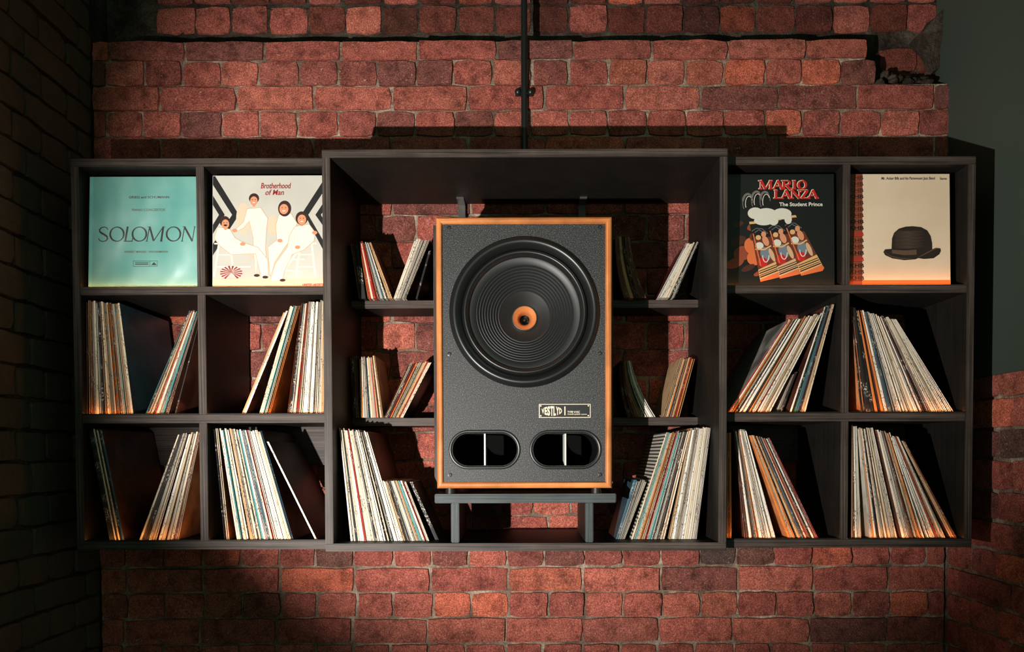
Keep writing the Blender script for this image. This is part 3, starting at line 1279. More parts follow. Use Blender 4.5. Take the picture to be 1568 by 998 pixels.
for q_ in ([(404, 748), (604, 748), (604, 751), (404, 751)], [(404, 792), (604, 792), (604, 795), (404, 795)], [(404, 748), (407, 748), (407, 795), (404, 795)],
           [(601, 748), (604, 748), (604, 795), (601, 795)], [(540, 748), (543, 748), (543, 795), (540, 795)], [(552, 784), (574, 760), (598, 784)],
           [(420, 760), (530, 760), (530, 765), (420, 765)], [(420, 772), (530, 772), (530, 780), (420, 780)]):
    pr.poly(q_, INK['sepia'])
pr.build('cover_lettering', s_, 'thin dark serif lettering')
# crinkled clear outer bag, open on the left
m = NT('clear_plastic')
nn = m.noise(3.2, 3, 0.55, m.coords(scale=(1.0, 1.0, 0.7)))
m.bump(nn, 0.09, 0.8)
bp = m.b.inputs['Normal'].links[0].from_socket
gl = m.n('ShaderNodeBsdfGlossy')
gl.inputs['Color'].default_value = (0.9, 0.9, 0.9, 1)
gl.inputs['Roughness'].default_value = 0.46
m.l(bp, gl.inputs['Normal'])
tr = m.n('ShaderNodeBsdfTransparent')
mx = m.n('ShaderNodeMixShader')
mx.inputs[0].default_value = 0.16
m.l(tr.outputs[0], mx.inputs[1])
m.l(gl.outputs[0], mx.inputs[2])
m.l(mx.outputs[0], m.t.nodes['Material Output'].inputs['Surface'])
bag_mat = m.m
bm = B()
gx, gz = 20, 20
g = [[bm.verts.new((0.012 + (SLEEVE - 0.012) * i / gx, -0.0035 + 0.0015 * noise.noise(Vector((i * 0.35, k * 0.3, 2.0))), 0.002 + 0.324 * k / gz)) for k in range(gz + 1)] for i in range(gx + 1)]
for i in range(gx):
    for k in range(gz):
        bm.faces.new((g[i][k], g[i + 1][k], g[i + 1][k + 1], g[i][k + 1]))
me = bpy.data.meshes.new('plastic_bag')
bm.to_mesh(me)
bm.free()
me.materials.append(bag_mat)
for p in me.polygons:
    p.use_smooth = True
bag = bpy.data.objects.new('plastic_bag', me)
COL.objects.link(bag)
bag.parent = s_
bag['label'] = 'crinkled clear plastic bag over the cover'

# white sleeve with four figures in white
white_front = mat_sleeve_front('white_sleeve_print', srgb(188, 183, 172), srgb(200, 195, 184), 0.5)
s_ = cover_sleeve('white record sleeve with four people in white and red title', 326.5, 494.5, 0.068, 2, SLEEVE, 0.328, zs1, white_front, SPINE['cream'], GF)
pr = Print(45, 960, 45, 972, SLEEVE, 0.328)
K = INK['black']
# black chevrons
pr.poly([(48, 50), (66, 50), (262, 370), (48, 706), (48, 612), (206, 370), (48, 122)], K)
pr.poly([(48, 210), (146, 370), (48, 528), (48, 452), (98, 370), (48, 288)], K)
pr.poly([(958, 84), (790, 346), (958, 670), (958, 590), (832, 372), (958, 180)], K)
pr.poly([(958, 270), (890, 372), (958, 470), (958, 412), (936, 372), (958, 340)], K)
pr.up()
# soft floor and backdrop tints
pr.poly([(48, 900), (958, 900), (958, 955), (48, 955)], INK['shade'])
pr.ell(300, 400, 60, 130, INK['shade'])
pr.ell(540, 460, 40, 90, INK['shade'])
pr.up()
W_ = INK['white']
# stools
for x0_, x1_ in ((100, 190), (770, 860)):
    pr.ribbon([(x0_, 600), (x0_ - 40, 880)], 16, W_)
    pr.ribbon([(x1_, 600), (x1_ + 30, 880)], 16, W_)
    pr.ribbon([(x0_ - 40, 608), (x1_ + 40, 608)], 12, W_)
    pr.ribbon([(x0_ - 10, 700), (x1_ + 10, 700)], 10, W_)
    pr.ribbon([(x0_ - 30, 800), (x1_ + 170 if x0_ < 400 else x1_ + 10, 800)], 12, W_)
pr.ribbon([(770, 640), (640, 820)], 18, W_)
pr.ribbon([(660, 740), (800, 740)], 12, W_)
pr.ribbon([(640, 830), (780, 840)], 14, W_)


def person(cx, top, hw, hh, body, hair, legs=(), hands=(), beard=False):
    for pg in body:
        pr.poly(pg, W_)
        pr.ribbon(pg + [pg[0]], 5, INK['tan'])
        gx_ = sum(p[0] for p in pg) / len(pg)
        gy_ = sum(p[1] for p in pg) / len(pg)
        for j_ in range(0, len(pg), 2):
            pr.ribbon([((pg[j_][0] * 2 + gx_) / 3, (pg[j_][1] * 2 + gy_) / 3), ((pg[j_][0] + gx_ * 3) / 4 + 8, (pg[j_][1] + gy_ * 3) / 4)], [2, 4], INK['shade'])
    pr.up()
    for pg in legs:
        pr.poly(pg, INK['cream'])
    pr.poly([(cx - hw * 0.35, top + hh * 1.7), (cx + hw * 0.35, top + hh * 1.7), (cx + hw * 0.2, top + hh * 2.3), (cx - hw * 0.2, top + hh * 2.3)], INK['skin'])
    for ex in hair:
        pr.ell(*ex, INK['hair'])
    pr.up()
    pr.ell(cx, top + hh * 1.25, hw * 0.76, hh * 0.84, INK['skin'])
    for hx, hy in hands:
        pr.ell(hx, hy, 22, 15, INK['skin'])
    pr.up()
    pr.ell(cx - hw * 0.3, top + hh * 1.0, 4, 4, INK['hair'])
    pr.ell(cx + hw * 0.3, top + hh * 1.0, 4, 4, INK['hair'])
    pr.ell(cx, top + hh * 1.55, hw * 0.28, 4, INK['white'] if not beard else INK['hair'])
    if beard:
        pr.ell(cx, top + hh * 1.42, hw * 0.42, 6, INK['hair'])


person(385, 200, 40, 45, [[(330, 320), (440, 310), (500, 400), (490, 480), (480, 640), (505, 880), (440, 890), (420, 700), (400, 880), (385, 700), (380, 560), (345, 420), (300, 480), (240, 510), (235, 490), (300, 430)]],
       [(386, 235, 42, 42)], hands=[(228, 500)])
person(632, 262, 48, 50, [[(590, 370), (690, 360), (740, 440), (700, 560), (640, 640), (560, 760), (520, 880), (500, 640), (575, 580), (565, 460)]],
       [(638, 320, 54, 66)], hands=[(600, 585)])
person(152, 390, 40, 46, [[(90, 470), (190, 490), (230, 560), (300, 600), (420, 640), (500, 740), (505, 860), (440, 860), (400, 690), (200, 700), (100, 620), (60, 560)]],
       [(146, 425, 42, 44)], hands=[(295, 612)], beard=True)
person(780, 350, 46, 50, [[(720, 470), (840, 450), (890, 520), (880, 590), (800, 660), (700, 700), (640, 830), (620, 910), (520, 920), (560, 780), (660, 640), (680, 540)]],
       [(778, 400, 50, 56)], hands=[(745, 640), (885, 520)])
for sx_, sy_ in ((410, 872), (480, 886), (622, 912)):
    pr.ell(sx_, sy_, 24, 12, INK['hair'])
# red and white paper fan
for k in range(14):
    a = math.radians(120 + k * 22)
    a2 = math.radians(120 + k * 22 + 11)
    pr.poly([(200, 845), (200 + 92 * math.cos(a), 850 + 58 * math.sin(a)), (200 + 92 * math.cos(a2), 850 + 58 * math.sin(a2))], INK['darkred'])
pr.build('cover_picture', s_)
pr = Print(45, 960, 45, 972, SLEEVE, 0.328)
pr.layer = 40
pr.text('Brotherhood', 443, 690, 154, 46, INK['darkred'], 0.012, 0.2)
pr.text('of Man', 480, 632, 208, 44, INK['darkred'], 0.012, 0.2)
pr.build('title_lettering', s_, 'slanted red title lettering')
pr = Print(45, 960, 45, 972, SLEEVE, 0.328)
pr.layer = 40
pr.text('UNITED ARTISTS', 786, 956, 958, 17, INK['darkred'], 0.03)
pr.build('small_lettering', s_, 'small red capitals')

# black sleeve with the painted drinking mugs
black_front = mat_sleeve_front('black_sleeve_print', srgb(20, 20, 20), srgb(24, 23, 22), 0.45)
s_ = cover_sleeve('black record sleeve with red slab title and orange tankards picture', 1109, 1277, 0.068, 2, SLEEVE, 0.328, zs1, black_front, SPINE['black'], GF)
pr = Print(-5, 911, 45, 972, SLEEVE, 0.328)
for cx_, cy_, rx_, ry_, c_ in ((120, 600, 70, 40, 'umber'), (90, 780, 80, 40, 'rust'), (150, 700, 70, 60, 'rust'), (120, 460, 45, 22, 'umber'), (230, 640, 60, 70, 'orange'),
                               (250, 740, 60, 60, 'orange'), (260, 560, 50, 40, 'brown'), (240, 480, 50, 30, 'rust'), (200, 820, 60, 24, 'umber'), (300, 860, 60, 20, 'rust')):
    pr.ell(cx_, cy_, rx_, ry_, INK[c_], 22, -0.4)
pr.up()
for cx_, cy_ in ((200, 285), (272, 265), (342, 268)):
    pr.ribbon(arc(cx_, cy_, 42, 75, 140, 360, 14), [6] * 4 + [18] * 7 + [6] * 4, INK['grey'])
    pr.ribbon(arc(cx_ + 10, cy_ + 6, 30, 62, 150, 330, 12), 5, INK['foam'])
# three tankards side by side, each a tapered body with bands
for k, (tx, bx) in enumerate(((170, 310), (305, 470), (430, 645))):
    tw, bw = 122, 168
    yt_, yb_ = 440 - 22 * k, 935 - 24 * k
    body = [(tx + 40, yt_), (tx + 40 + tw, yt_ - 10), (bx + bw + 10, yb_ - 60), (bx - 10, yb_)]
    pr.poly(body, INK['gold'] if k != 1 else INK['tan'])
    pr.up()

    def L(u, v_, body=body):
        a = body[0][0] + (body[3][0] - body[0][0]) * v_, body[0][1] + (body[3][1] - body[0][1]) * v_
        b = body[1][0] + (body[2][0] - body[1][0]) * v_, body[1][1] + (body[2][1] - body[1][1]) * v_
        return (a[0] + (b[0] - a[0]) * u, a[1] + (b[1] - a[1]) * u)
    pr.poly([L(0, .04), L(1, .04), L(1, .30), L(.6, .34), L(0, .30)], INK['soot'])
    pr.poly([L(0, .30), L(1, .30), L(1, .74), L(0, .80)], INK['brown'])
    pr.up()
    pr.ribbon([L(.05, .16), L(.35, .12), L(.7, .14), L(.95, .24)], 5, INK['grey'])
    pr.ribbon([L(.2, .19), L(.5, .15), L(.85, .24)], 4, INK['bluegrey'])
    pr.ell(*L(.35, .28), 22, 20, INK['gold'])
    pr.ell(*L(.7, .24), 20, 24, INK['skin'])
    pr.ell(*L(.7, .36), 24, 44, INK['skin'], 20, -0.4)
    pr.ell(*L(.3, .42), 34, 30, INK['foam'])
    pr.ell(*L(.5, .58), 40, 60, INK['bluegrey'], 20, -0.3)
    pr.ell(*L(.28, .70), 40, 40, INK['red'])
    pr.ell(*L(.8, .62), 18, 60, INK['tan'], 20, -0.4)
    pr.up()
    pr.ribbon(arc(*L(.5, .60), 26, 56, 0, 180, 12), 6, INK['white'])
    pr.ribbon([L(.05, .46), L(.5, .50), L(.9, .46)], 12, INK['gold'])
    pr.ribbon([L(.1, .2), L(.15, .75)], 9, INK['orange'])
    for j, (v_, wd) in enumerate(((.80, 7), (.835, 9), (.87, 6), (.90, 10))):
        pr.ribbon([L(0.02, v_ + .03), L(.98, v_)], wd, INK['soot'])
    pr.poly([L(0, .965), L(1, .93), L(1.02, .99), L(.9, 1.03), L(0, 1.0)], INK['orange'])
    pr.up()
for cx_, cy_, rx_, ry_ in ((260, 370, 62, 48), (350, 380, 90, 52), (480, 375, 78, 46), (330, 430, 80, 40), (410, 430, 40, 40), (530, 420, 30, 40)):
    pr.ell(cx_, cy_, rx_, ry_, INK['foam'])
pr.build('cover_picture', s_)
pr = Print(-5, 911, 45, 972, SLEEVE, 0.328)
for dx, dy, mt in ((-5, -1, INK['cream']), (0, 2, INK['red'])):
    pr.layer = 60 if dx else 64
    for ch, a, b in (('M', 292, 402), ('A', 404, 492), ('R', 480, 562), ('I', 556, 608), ('O', 606, 688)):
        glyph(pr, ch, a + dx, b + dx, 99 + dy, 174 + dy, mt, 0.27, 0.13, 0.20, 0.13)
    for ch, a, b in (('L', 414, 492), ('A', 474, 556), ('N', 552, 636), ('Z', 632, 704), ('A', 692, 778)):
        glyph(pr, ch, a + dx, b + dx, 178 + dy, 252 + dy, mt, 0.27, 0.13, 0.20, 0.13)
pr.layer = 66
pr.text('The Student Prince', 456, 812, 313, 30, INK['white'], 0.02)
pr.build('cover_lettering', s_, 'red slab lettering over a small white line')

# cream sleeve with the bowler hat
cream_front = mat_sleeve_front('cream_sleeve_print', srgb(224, 198, 168), srgb(232, 208, 180), 0.6)
s_ = cover_sleeve('cream record sleeve with a dark bowler hat at far right', 1301, 1455, 0.070, 2, 0.296, 0.328, zs1, cream_front, SPINE['tan'], GF)
pr = Print(42, 880, 55, 966, 0.296, 0.328)
pr.poly([(42, 55), (160, 55), (150, 966), (42, 966)], INK['rust'])
pr.poly([(150, 918), (880, 918), (880, 966), (150, 966)], INK['orange'])
pr.up()
for k in range(17):
    y_ = 98 + k * 51
    pr.poly([(42, y_ + 6), (156, y_ + 6), (156, y_ + 9), (42, y_ + 9)], INK['umber'])
    pr.text('KHB', 50, 166, y_ + 2, 31, INK['red'] if k in (9, 13) else (INK['soot'] if k in (3, 7, 8, 12, 14) else INK['umber']), 0.03)
hat_crown = [(392, 690), (398, 580), (415, 535), (455, 500), (510, 484), (570, 480), (640, 488), (690, 515), (718, 560), (730, 620), (730, 690), (640, 720), (480, 720)]
pr.poly(hat_crown, INK['sepia'])
pr.poly([(392, 664), (340, 668), (326, 690), (340, 715), (400, 742), (500, 757), (590, 750), (640, 730), (730, 690), (500, 712)], INK['sepia'])
pr.poly([(602, 738), (660, 748), (740, 742), (790, 708), (802, 680), (796, 660), (760, 656), (730, 668)], INK['sepia'])
pr.up()
for k in range(22):
    y_ = 520 + k * 6.5
    a = 420 + 6 * math.sin(k)
    b = 640 + 18 * math.sin(k * 1.7)
    pr.ribbon([(a, y_), ((a + b) / 2, y_ + 3), (b, y_ - 2)], [1, 3.2, 1], INK['sepia2'])
pr.poly([(396, 672), (500, 678), (600, 672), (600, 712), (500, 716), (396, 700)], INK['sepia2'])
pr.ribbon([(612, 735), (680, 700), (730, 674), (770, 660), (796, 662)], [3, 8, 8, 6, 3], INK['sepia2'])
pr.ribbon([(340, 690), (380, 722), (460, 742), (560, 744)], [3, 6, 6, 3], INK['sepia2'])
pr.text('Mr. Acker Bilk and his Paramount Jazz Band', 315, 756, 101, 21, INK['sepia'], 0.02)
pr.text('Stereo', 798, 856, 103, 19, INK['sepia'], 0.02)
pr.build('cover_print', s_, 'dark bowler hat, brown lettered strip and small title')

# badge on the loudspeaker
b0, b1 = P(825, 640, YBF), P(904.5, 618, YBF)
bw_, bh_ = b1.x - b0.x, b1.z - b0.z
bm = box(B(), b0.x, b1.x, YBF - 0.002, YBF + 0.001, b0.z, b1.z, 0.0006)
badge = new_obj('name_badge', bm, INK['plate'], spk, (b0.x, YBF, b0.z))
pr = Print(170, 1398, 155, 508, bw_, bh_, -0.002)
for q_ in ([(176, 160), (1394, 160), (1394, 176), (176, 176)], [(176, 486), (1394, 486), (1394, 502), (176, 502)],
           [(170, 160), (192, 160), (192, 502), (170, 502)], [(1378, 160), (1394, 160), (1394, 502), (1378, 502)], [(774, 222), (800, 222), (800, 438), (774, 438)]):
    pr.poly(q_, INK['badge'])
for cx_, cy_ in ((216, 206), (218, 452), (1342, 204), (1340, 450)):
    pr.ell(cx_, cy_, 18, 18, INK['badge'], 16)


def oval(x, y):
    t = (x - 478) / 246
    hgt = math.sqrt(max(0.20, 1 - t * t))
    return (x, 330 + (y - 330) * hgt)


x_ = 236
for ch, wdt in zip('VESTLYD', (72, 62, 72, 74, 62, 76, 68)):
    pr.text(ch, x_, x_ + wdt - 5, 440, 220, INK['badge'], 0.045, warp=oval)
    x_ += wdt
pr.text('TYPE V15C', 848, 1140, 388, 54, INK['badge'], 0.02)
pr.text('Coaxial speaker system', 848, 1306, 428, 28, INK['badge'], 0.02)
pr.build('badge_lettering', badge, 'cream oval emblem and small lettering')

# ------------------------------------------------------------------ hanger pipe
pyy = YW - 0.016
pa = P(803, 228, pyy)
pt = P(803, -150, pyy)
pipe = empty('hanger_pipe', (pa.x, pyy, CZ1))
tag(pipe, 'thin black metal pipe running up the brick wall above the loudspeaker', 'pipe')
bm = B()
tube(bm, (pa.x, pyy, CZ1 - 0.02), (pa.x, pyy, ZC), 0.0108, 20)
new_obj('tube', bm, M['black_metal'], pipe, (pa.x, pyy, CZ1), smooth=True)
cz_ = P(803, 141, pyy)
bm = B()
tube(bm, (pa.x, pyy, cz_.z - 0.012), (pa.x, pyy, cz_.z + 0.012), 0.0128, 20)
box(bm, pa.x - 0.03, pa.x + 0.03, pyy + 0.006, pyy + 0.011, cz_.z - 0.010, cz_.z + 0.010, 0.001)
sad = new_obj('pipe_clip', bm, M['black_metal'], pipe, (pa.x, pyy, cz_.z), smooth=True)
for dx in (-0.021, 0.021):
    bm = B()
    ball(bm, (pa.x + dx, pyy - 0.001, cz_.z), (0.011, 0.012, 0.012), 16)
    new_obj('bolt', bm, M['black_metal'], sad, (pa.x + dx, pyy, cz_.z), smooth=True)

# ------------------------------------------------------------------ records
ORD = ['first', 'second', 'third', 'fourth', 'fifth', 'sixth', 'seventh', 'eighth', 'ninth', 'tenth', 'eleventh', 'twelfth', 'thirteenth',
       'fourteenth', 'fifteenth', 'sixteenth', 'seventeenth', 'eighteenth', 'nineteenth', 'twentieth', 'twenty-first', 'twenty-second',
       'twenty-third', 'twenty-fourth', 'twenty-fifth', 'twenty-sixth', 'twenty-seventh', 'twenty-eighth', 'twenty-ninth', 'thirtieth',
       'thirty-first', 'thirty-second', 'thirty-third']
PAL_STD = dict(white=32, cream=42, tan=8, grey=6, brown=4, red=2, teal=1, blue=1, black=6, orange=2)
COUNT = {'lp_record': 0, 'single_record': 0}


def record(name, xa, xb, ta, tb, zb, zt, y0, dep, col, cov_l, cov_r, open_edge, bow, label, group, cat='record'):
    """One sleeve: foot from xa to xb at height zb, head from ta to tb at zt, front edge at y0."""
    bm_ = B()
    lev = 5 if bow else 1
    ox, oy = (xa + xb) / 2, y0 + dep / 2
    uvl = bm_.loops.layers.uv.new('UVMap')
    uvs = {}

    def slab(f0, f1, ya, mi_front):
        rows = []
        for i in range(lev + 1):
            s = i / lev
            dx = bow * 4 * s * (1 - s)
            l0, r0 = xa + (ta - xa) * s + dx, xb + (tb - xb) * s + dx
            x0_, x1_ = l0 + (r0 - l0) * f0, l0 + (r0 - l0) * f1
            z_ = zb + (zt - zb) * s
            xm = (x0_ + x1_) / 2
            w_ = max(r0 - l0, 1e-4)
            rows.append([bm_.verts.new((x0_, ya + 0.0006, z_)), bm_.verts.new((xm, ya, z_)), bm_.verts.new((x1_, ya + 0.0006, z_)),
                         bm_.verts.new((x1_, y0 + dep, z_)), bm_.verts.new((x0_, y0 + dep, z_))])
            for vv, u_ in zip(rows[-1], (f0 * w_, (f0 + f1) / 2 * w_, f1 * w_, f1 * w_ + dep, f0 * w_ - dep)):
                uvs[vv] = (u_, s * (zt - zb))
        for a, b in zip(rows, rows[1:]):
            for i0, i1, mi in ((0, 1, mi_front), (1, 2, mi_front), (2, 3, 2), (3, 4, 0), (4, 0, 1)):
                f = bm_.faces.new((a[i0], a[i1], b[i1], b[i0]))
                f.material_index = mi
        for r_, mi in ((rows[0], 0), (rows[-1], 0)):
            f = bm_.faces.new(r_)
            f.material_index = mi

    if open_edge:
        slab(0.0, 0.30, y0, 0)
        slab(0.30, 0.70, y0 + 0.006, 3)
        slab(0.70, 1.0, y0 + 0.001, 0)
    else:
        slab(0.0, 1.0, y0, 0)
    for f in bm_.faces:
        for lp in f.loops:
            lp[uvl].uv = uvs[lp.vert]
    o = new_obj(name, bm_, [SPINE[col], COVER[cov_l], COVER[cov_r], M['inner']], None, (ox, oy, zb))
    tag(o, label, cat, group)
    COUNT[name] += 1
    return o


def pick(pal):
    ks = list(pal)
    return rnd.choices(ks, [pal[k] for k in ks])[0]


def stack(desc, kind, y0, zb, bl, br, yb, tl, tr, n, pal=None, seq=None, gaps=(), lc='brown', rc='brown', bow=0.0, dep=None, drop=()):
    """A run of sleeves. bl / br: foot limits in pixels at row yb; tl / tr: (px, py) of the first and last head."""
    pal = pal or PAL_STD
    seq = seq or {}
    dep = dep or (0.298 if kind == 'lp_record' else 0.15)
    A, Bb = P(bl, yb, y0).x, P(br, yb, y0).x
    TL, TR = P(tl[0], tl[1], y0), P(tr[0], tr[1], y0)
    ws = [rnd.uniform(0.7, 1.35) for _ in range(n)]
    for k in seq:
        if isinstance(seq[k], tuple):
            ws[k] *= seq[k][1]
    gp = [0.0] * n
    for k, wgt in gaps:
        gp[k] = wgt
    tot = sum(ws) + sum(gp)
    acc = 0.0
    noun = 'record sleeve' if kind == 'lp_record' else 'small record sleeve'
    for i in range(n):
        acc += gp[i]
        f0 = acc / tot
        acc += ws[i]
        f1 = acc / tot
        e = 0.05 * (f1 - f0)
        f0, f1 = f0 + e, f1 - e
        col = pick(pal)
        if i in seq:
            col = seq[i][0] if isinstance(seq[i], tuple) else seq[i]
        fm = (f0 + f1) / 2
        zt = TL.z + (TR.z - TL.z) * fm + (0.0 if bow else rnd.uniform(-0.004, 0.003))
        lab = f'{col}-edged {noun}, {ORD[i]} from left, {desc}' if n > 1 else f'{col}-edged {noun}, the {desc}'
        cl = lc if i == 0 else rnd.choice(('brown', 'black', 'tan', 'cream', 'red', 'grey'))
        cr = rc if i == n - 1 else rnd.choice(('brown', 'black', 'tan', 'cream', 'red', 'grey'))
        foot = zb + 0.0004

        def head_x(f):
            zl = TL.z + (TR.z - TL.z) * f
            xf = A + (Bb - A) * f
            return xf + (TL.x + (TR.x - TL.x) * f - xf) * (zt - foot) / (zl - foot)
        record(kind, A + (Bb - A) * f0, A + (Bb - A) * f1, head_x(f0), head_x(f1),
               foot, zt, y0 + rnd.uniform(-0.003, 0.004), dep, col, cl, cr, rnd.random() < 0.4, bow, lab, f'records: {desc}')



zs2, zbt = ZL['s2'][1], ZL['bot'][1]
YRr = 0.072
LP, SG = 'lp_record', 'single_record'
PAL_OLD = dict(white=8, cream=36, tan=24, grey=6, brown=10, red=3, blue=2, black=6, orange=5)
PAL_WH = dict(white=56, cream=30, tan=3, grey=8, black=3)
# left rack, middle row
stack('stack below the teal sleeve', LP, YRr, zs2, 133.5, 203.5, 634, (133, 461), (182, 465), 20,
      seq={0: 'brown', 1: 'tan', 5: ('white', 1.3), 6: ('black', 1.6), 11: 'grey', 13: ('orange', 1.4), 14: 'tan', 17: 'teal'}, pal=PAL_OLD, rc='teal')
stack('right-leaning stack left of the upper divider', LP, YRr, zs2, 222, 257, 634, (289, 477), (305, 475), 12,
      seq={0: 'teal', 1: 'black', 5: 'red', 8: 'teal'}, pal=PAL_OLD)
stack('single dark one behind that leaning stack', LP, YRr, zs2, 267, 269.5, 634, (304.8, 492), (306, 492), 1, seq={0: 'black'})
stack('leaning pair below the white cover', LP, YRr, zs2, 368.5, 376, 634, (433, 478), (441, 476), 2, seq={0: 'tan', 1: 'white'})
stack('leaning bunch beside the leaning pair', LP, YRr, zs2, 396, 413.5, 634, (444, 468), (459.5, 470), 6,
      seq={0: 'cream', 1: 'cream', 2: 'teal', 4: 'black', 5: 'orange'}, rc='orange')
stack('full stack against the centre box side', LP, YRr, zs2, 439.5, 499, 634, (461.5, 463), (500, 460), 16,
      seq={2: 'white', 4: ('red', 1.0), 5: 'brown', 7: ('white', 1.6), 12: ('white', 1.3)})
# left rack, bottom row
stack('left-leaning stack at the lower left corner', LP, YRr, zbt, 168, 191, 827, (136, 658), (156, 657), 6,
      seq={0: ('black', 2.6), 1: 'cream', 2: 'brown', 3: 'cream', 4: 'black', 5: 'blue'}, rc='brown')
stack('right-leaning stack left of the bottom divider', LP, YRr, zbt, 212.5, 272, 827, (271.5, 666), (306.5, 661), 14,
      seq={2: 'brown', 3: 'black'}, gaps=((4, 0.5), (7, 0.8)), rc='orange')
stack('pair right of the lower divider', LP, YRr, zbt, 342.5, 350.5, 827, (326, 656), (333, 656), 2, seq={0: 'black', 1: 'cream'}, rc='orange')
stack('long stack right of the lower divider', LP, YRr, zbt, 362.5, 449, 827, (336, 657), (400, 659), 26,
      seq={2: ('teal', 1.4), 5: 'black', 6: 'tan', 11: 'teal', 14: ('blue', 1.3), 21: 'white'}, rc='brown')
stack('lone slanting one left of the centre box', LP, YRr, zbt, 482, 485, 827, (407, 674), (410, 674), 1, seq={0: 'white'}, rc='brown', lc='black')
# centre box, bottom
YM = 0.062
zcb = CZ0 + TH
stack('white stack at lower left of the centre box', LP, YM, zcb, 537, 612, 830, (519.5, 656), (562, 661), 28,
      seq={3: ('black', 1.3), 8: 'red', 14: 'black', 24: 'black'}, pal=PAL_WH, rc='brown', dep=0.30)
stack('small stack left of the stand legs', SG, YM, zcb, 613, 657.5, 830, (585.5, 735), (621, 736), 18,
      seq={5: 'black', 8: 'grey', 12: ('teal', 1.2), 15: 'red'}, pal=dict(grey=16, cream=30, white=16, tan=8, black=4), rc='black', dep=0.19)
stack('dark one against the left stand leg', SG, YM + 0.02, zcb, 666, 672, 830, (627, 738), (632, 738), 1, seq={0: 'black'}, rc='black', lc='black', dep=0.18)
YM2 = 0.085
stack('leaning handful right of the stand legs', SG, YM2, zcb, 943, 957, 827, (970, 736), (991, 736), 5,
      seq={0: 'blue', 1: 'grey', 2: 'grey'}, pal=dict(grey=20, cream=10), lc='teal', dep=0.19)
stack('striped-cover stack right of the stand', LP, YM2, zcb, 966, 1017.5, 827, (1020, 662), (1057, 660), 18,
      seq={0: 'cream', 2: ('teal', 1.2), 5: 'orange', 7: 'red', 9: ('teal', 1.0), 11: 'black', 13: 'brown', 14: 'black'}, lc='striped', dep=0.29)
stack('white stack at lower right of the centre box', LP, YM2, zcb, 1024.6, 1066.5, 827, (1057.5, 657), (1088.3, 653), 16, pal=PAL_WH, seq={0: ('tan', 1.2)}, lc='tan', dep=0.29)
# centre box, small shelves
Y7 = YS - 0.03
za, zb_ = SZ[0][1], SZ[1][1]
stack('dark pair on the upper left small shelf', SG, Y7, za, 549, 560, 458, (536, 373), (548, 372), 2, seq={0: 'brown', 1: 'black'}, lc='black', dep=0.18)
stack('left stack on the upper left small shelf', SG, Y7, za, 563, 601, 458, (549.5, 371), (568, 371), 12, pal=PAL_OLD,
      seq={0: 'orange', 3: 'red', 4: 'red', 6: 'grey'}, rc='brown', dep=0.18)
stack('right-leaning stack on the upper left small shelf', SG, Y7, za, 602, 621.5, 458, (634.6, 367), (658, 367), 10,
      pal=dict(grey=18, cream=30, white=12), dep=0.18, rc='black')
stack('dark one against the upper left upright', SG, Y7, za, 636, 639, 458, (656.5, 382), (659.5, 382), 1, seq={0: 'black'}, lc='black', rc='black', dep=0.18)
stack('dark bunch on the lower left small shelf', SG, Y7, zb_, 541, 551, 639, (536, 545), (549, 545), 4, seq={0: 'brown', 1: 'black', 2: 'brown', 3: 'black'}, lc='black', dep=0.18)
stack('left stack on the lower left small shelf', SG, Y7, zb_, 552.5, 587, 639, (551, 548), (574, 545), 14, pal=PAL_OLD, seq={1: 'orange', 3: 'grey', 5: 'blue', 11: 'brown'}, rc='tan', dep=0.18)
stack('right-leaning stack on the lower left small shelf', SG, Y7, zb_, 588, 617, 639, (626, 556), (661, 554), 13, pal=PAL_OLD, seq={2: 'black', 3: 'red', 5: 'black'}, dep=0.18, rc='black')
stack('left stack on the upper right small shelf', SG, Y7, za, 955, 990, 458, (942, 362), (964, 361), 8, pal=dict(brown=20, black=8, tan=6), bow=-0.008, dep=0.18, rc='brown')
stack('right-leaning stack on the upper right small shelf', SG, Y7, za, 1007, 1034, 458, (1050, 373), (1071, 370), 9,
      pal=dict(grey=12, cream=24, white=20, black=3), lc='red', dep=0.18)
stack('left stack on the lower right small shelf', SG, Y7, zb_, 961, 1004, 639, (950, 552), (966, 552), 9, pal=dict(brown=20, black=8, tan=6),
      seq={6: 'white', 7: 'white', 8: 'white'}, bow=-0.010, dep=0.18, rc='black')
stack('right-leaning stack on the lower right small shelf', SG, Y7, zb_, 1015, 1041, 639, (1042, 548), (1065, 548), 9,
      pal=dict(tan=20, orange=8, cream=10, grey=5), seq={3: 'blue', 6: 'red'}, lc='tan', dep=0.18)
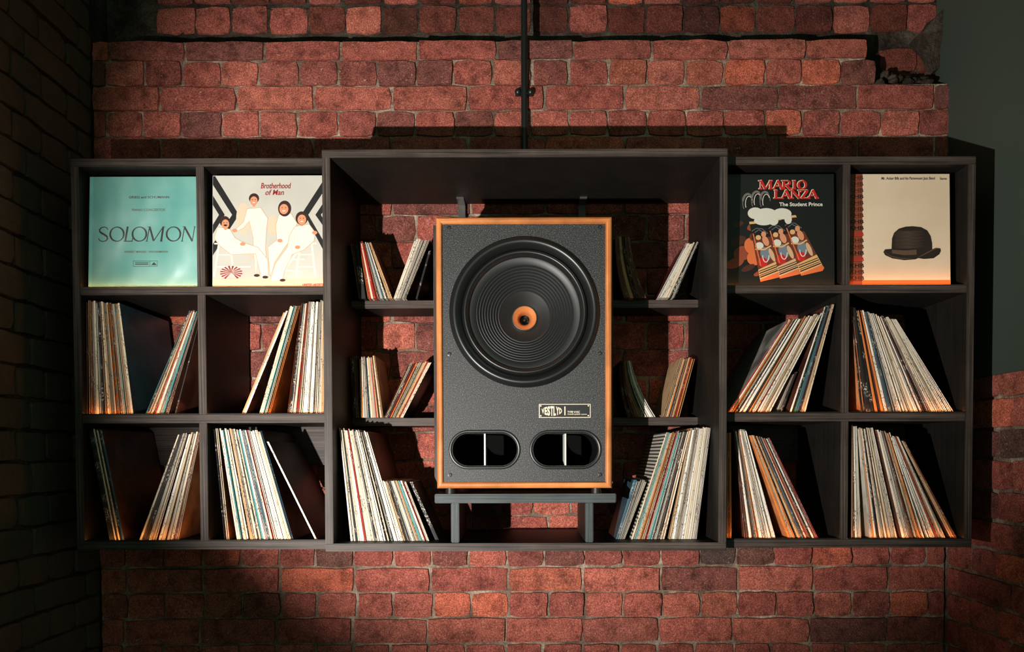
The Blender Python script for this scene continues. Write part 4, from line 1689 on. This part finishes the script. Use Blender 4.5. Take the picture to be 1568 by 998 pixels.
# right rack, middle row
stack('right-leaning stack below the black sleeve', LP, YRr, zs2, 1113.5, 1178.5, 632, (1206, 490), (1258.5, 480), 22,
      seq={0: 'red', 2: 'orange', 5: 'brown', 8: ('white', 1.3), 9: 'black', 14: 'red', 20: 'cream'}, lc='grey')
stack('right-leaning bunch near the right divider', LP, YRr, zs2, 1208, 1233.5, 632, (1262, 470), (1278, 466), 8,
      seq={0: 'white', 1: 'black', 2: 'teal', 3: 'blue', 4: 'black', 6: 'tan'})
stack('pink-grey one between two leaning stacks', SG, YRr + 0.02, zs2, 1189, 1197, 632, (1214, 572), (1221, 570), 2, seq={0: 'grey', 1: 'black'}, lc='cream', dep=0.18)
stack('left-leaning stack right of the upper divider', LP, YRr, zs2, 1318, 1462, 632, (1302.5, 470), (1373.5, 490), 24,
      seq={0: ('black', 1.5), 1: ('black', 1.5), 2: ('black', 1.2), 3: ('orange', 2.6), 4: 'white', 5: 'blue', 6: 'black', 9: ('white', 1.4), 14: ('white', 1.8), 15: ('black', 1.3), 16: 'brown', 19: 'grey'}, lc='orange')
# right rack, bottom row
stack('upright dark few beside the centre box', LP, YRr, zbt, 1112.5, 1121, 825, (1112.5, 662), (1120, 661), 3, seq={0: 'tan', 1: 'brown', 2: 'orange'})
stack('left stack at the lower left of the right rack', LP, YRr, zbt, 1140, 1188.5, 825, (1123, 658), (1143, 658), 13,
      seq={0: 'brown', 1: 'brown', 5: 'orange'}, pal=PAL_WH, lc='brown')
stack('red-ended stack of the lower right rack', LP, YRr, zbt, 1207, 1253, 825, (1147, 664), (1179, 672), 14,
      seq={0: ('orange', 1.4), 1: 'cream', 2: 'orange', 9: ('red', 1.5), 10: 'black', 11: 'white', 12: 'brown', 13: 'red'}, lc='orange', pal=PAL_OLD)
stack('upright few right of the bottom divider', LP, YRr, zbt, 1303, 1319, 825, (1304, 652), (1312.5, 652), 7, seq={0: 'tan', 1: 'brown'})
stack('upright stack right of the bottom divider', LP, YRr, zbt, 1331, 1374, 825, (1314, 656), (1337, 656), 14,
      seq={0: ('grey', 1.6), 1: 'orange'}, lc='cream')
stack('middle stack of the lowest right compartment', LP, YRr, zbt, 1378, 1415.5, 825, (1341, 659), (1363, 662), 12, seq={5: 'brown', 6: 'black', 9: 'orange'})
stack('slanting bunch at the lower right', LP, YRr, zbt, 1420, 1449, 825, (1365, 668), (1377, 669), 8, seq={0: ('white', 2.0)}, lc='cream')
stack('last slanting few at the lower right corner', LP, YRr, zbt, 1455.5, 1465, 825, (1380.5, 674), (1385, 675), 3, seq={0: 'tan', 1: 'tan', 2: 'brown'})
print('records', COUNT)
nb = sum(1 for o in wall_back.children_recursive if o.name.startswith('brick'))
print('back wall bricks', nb)
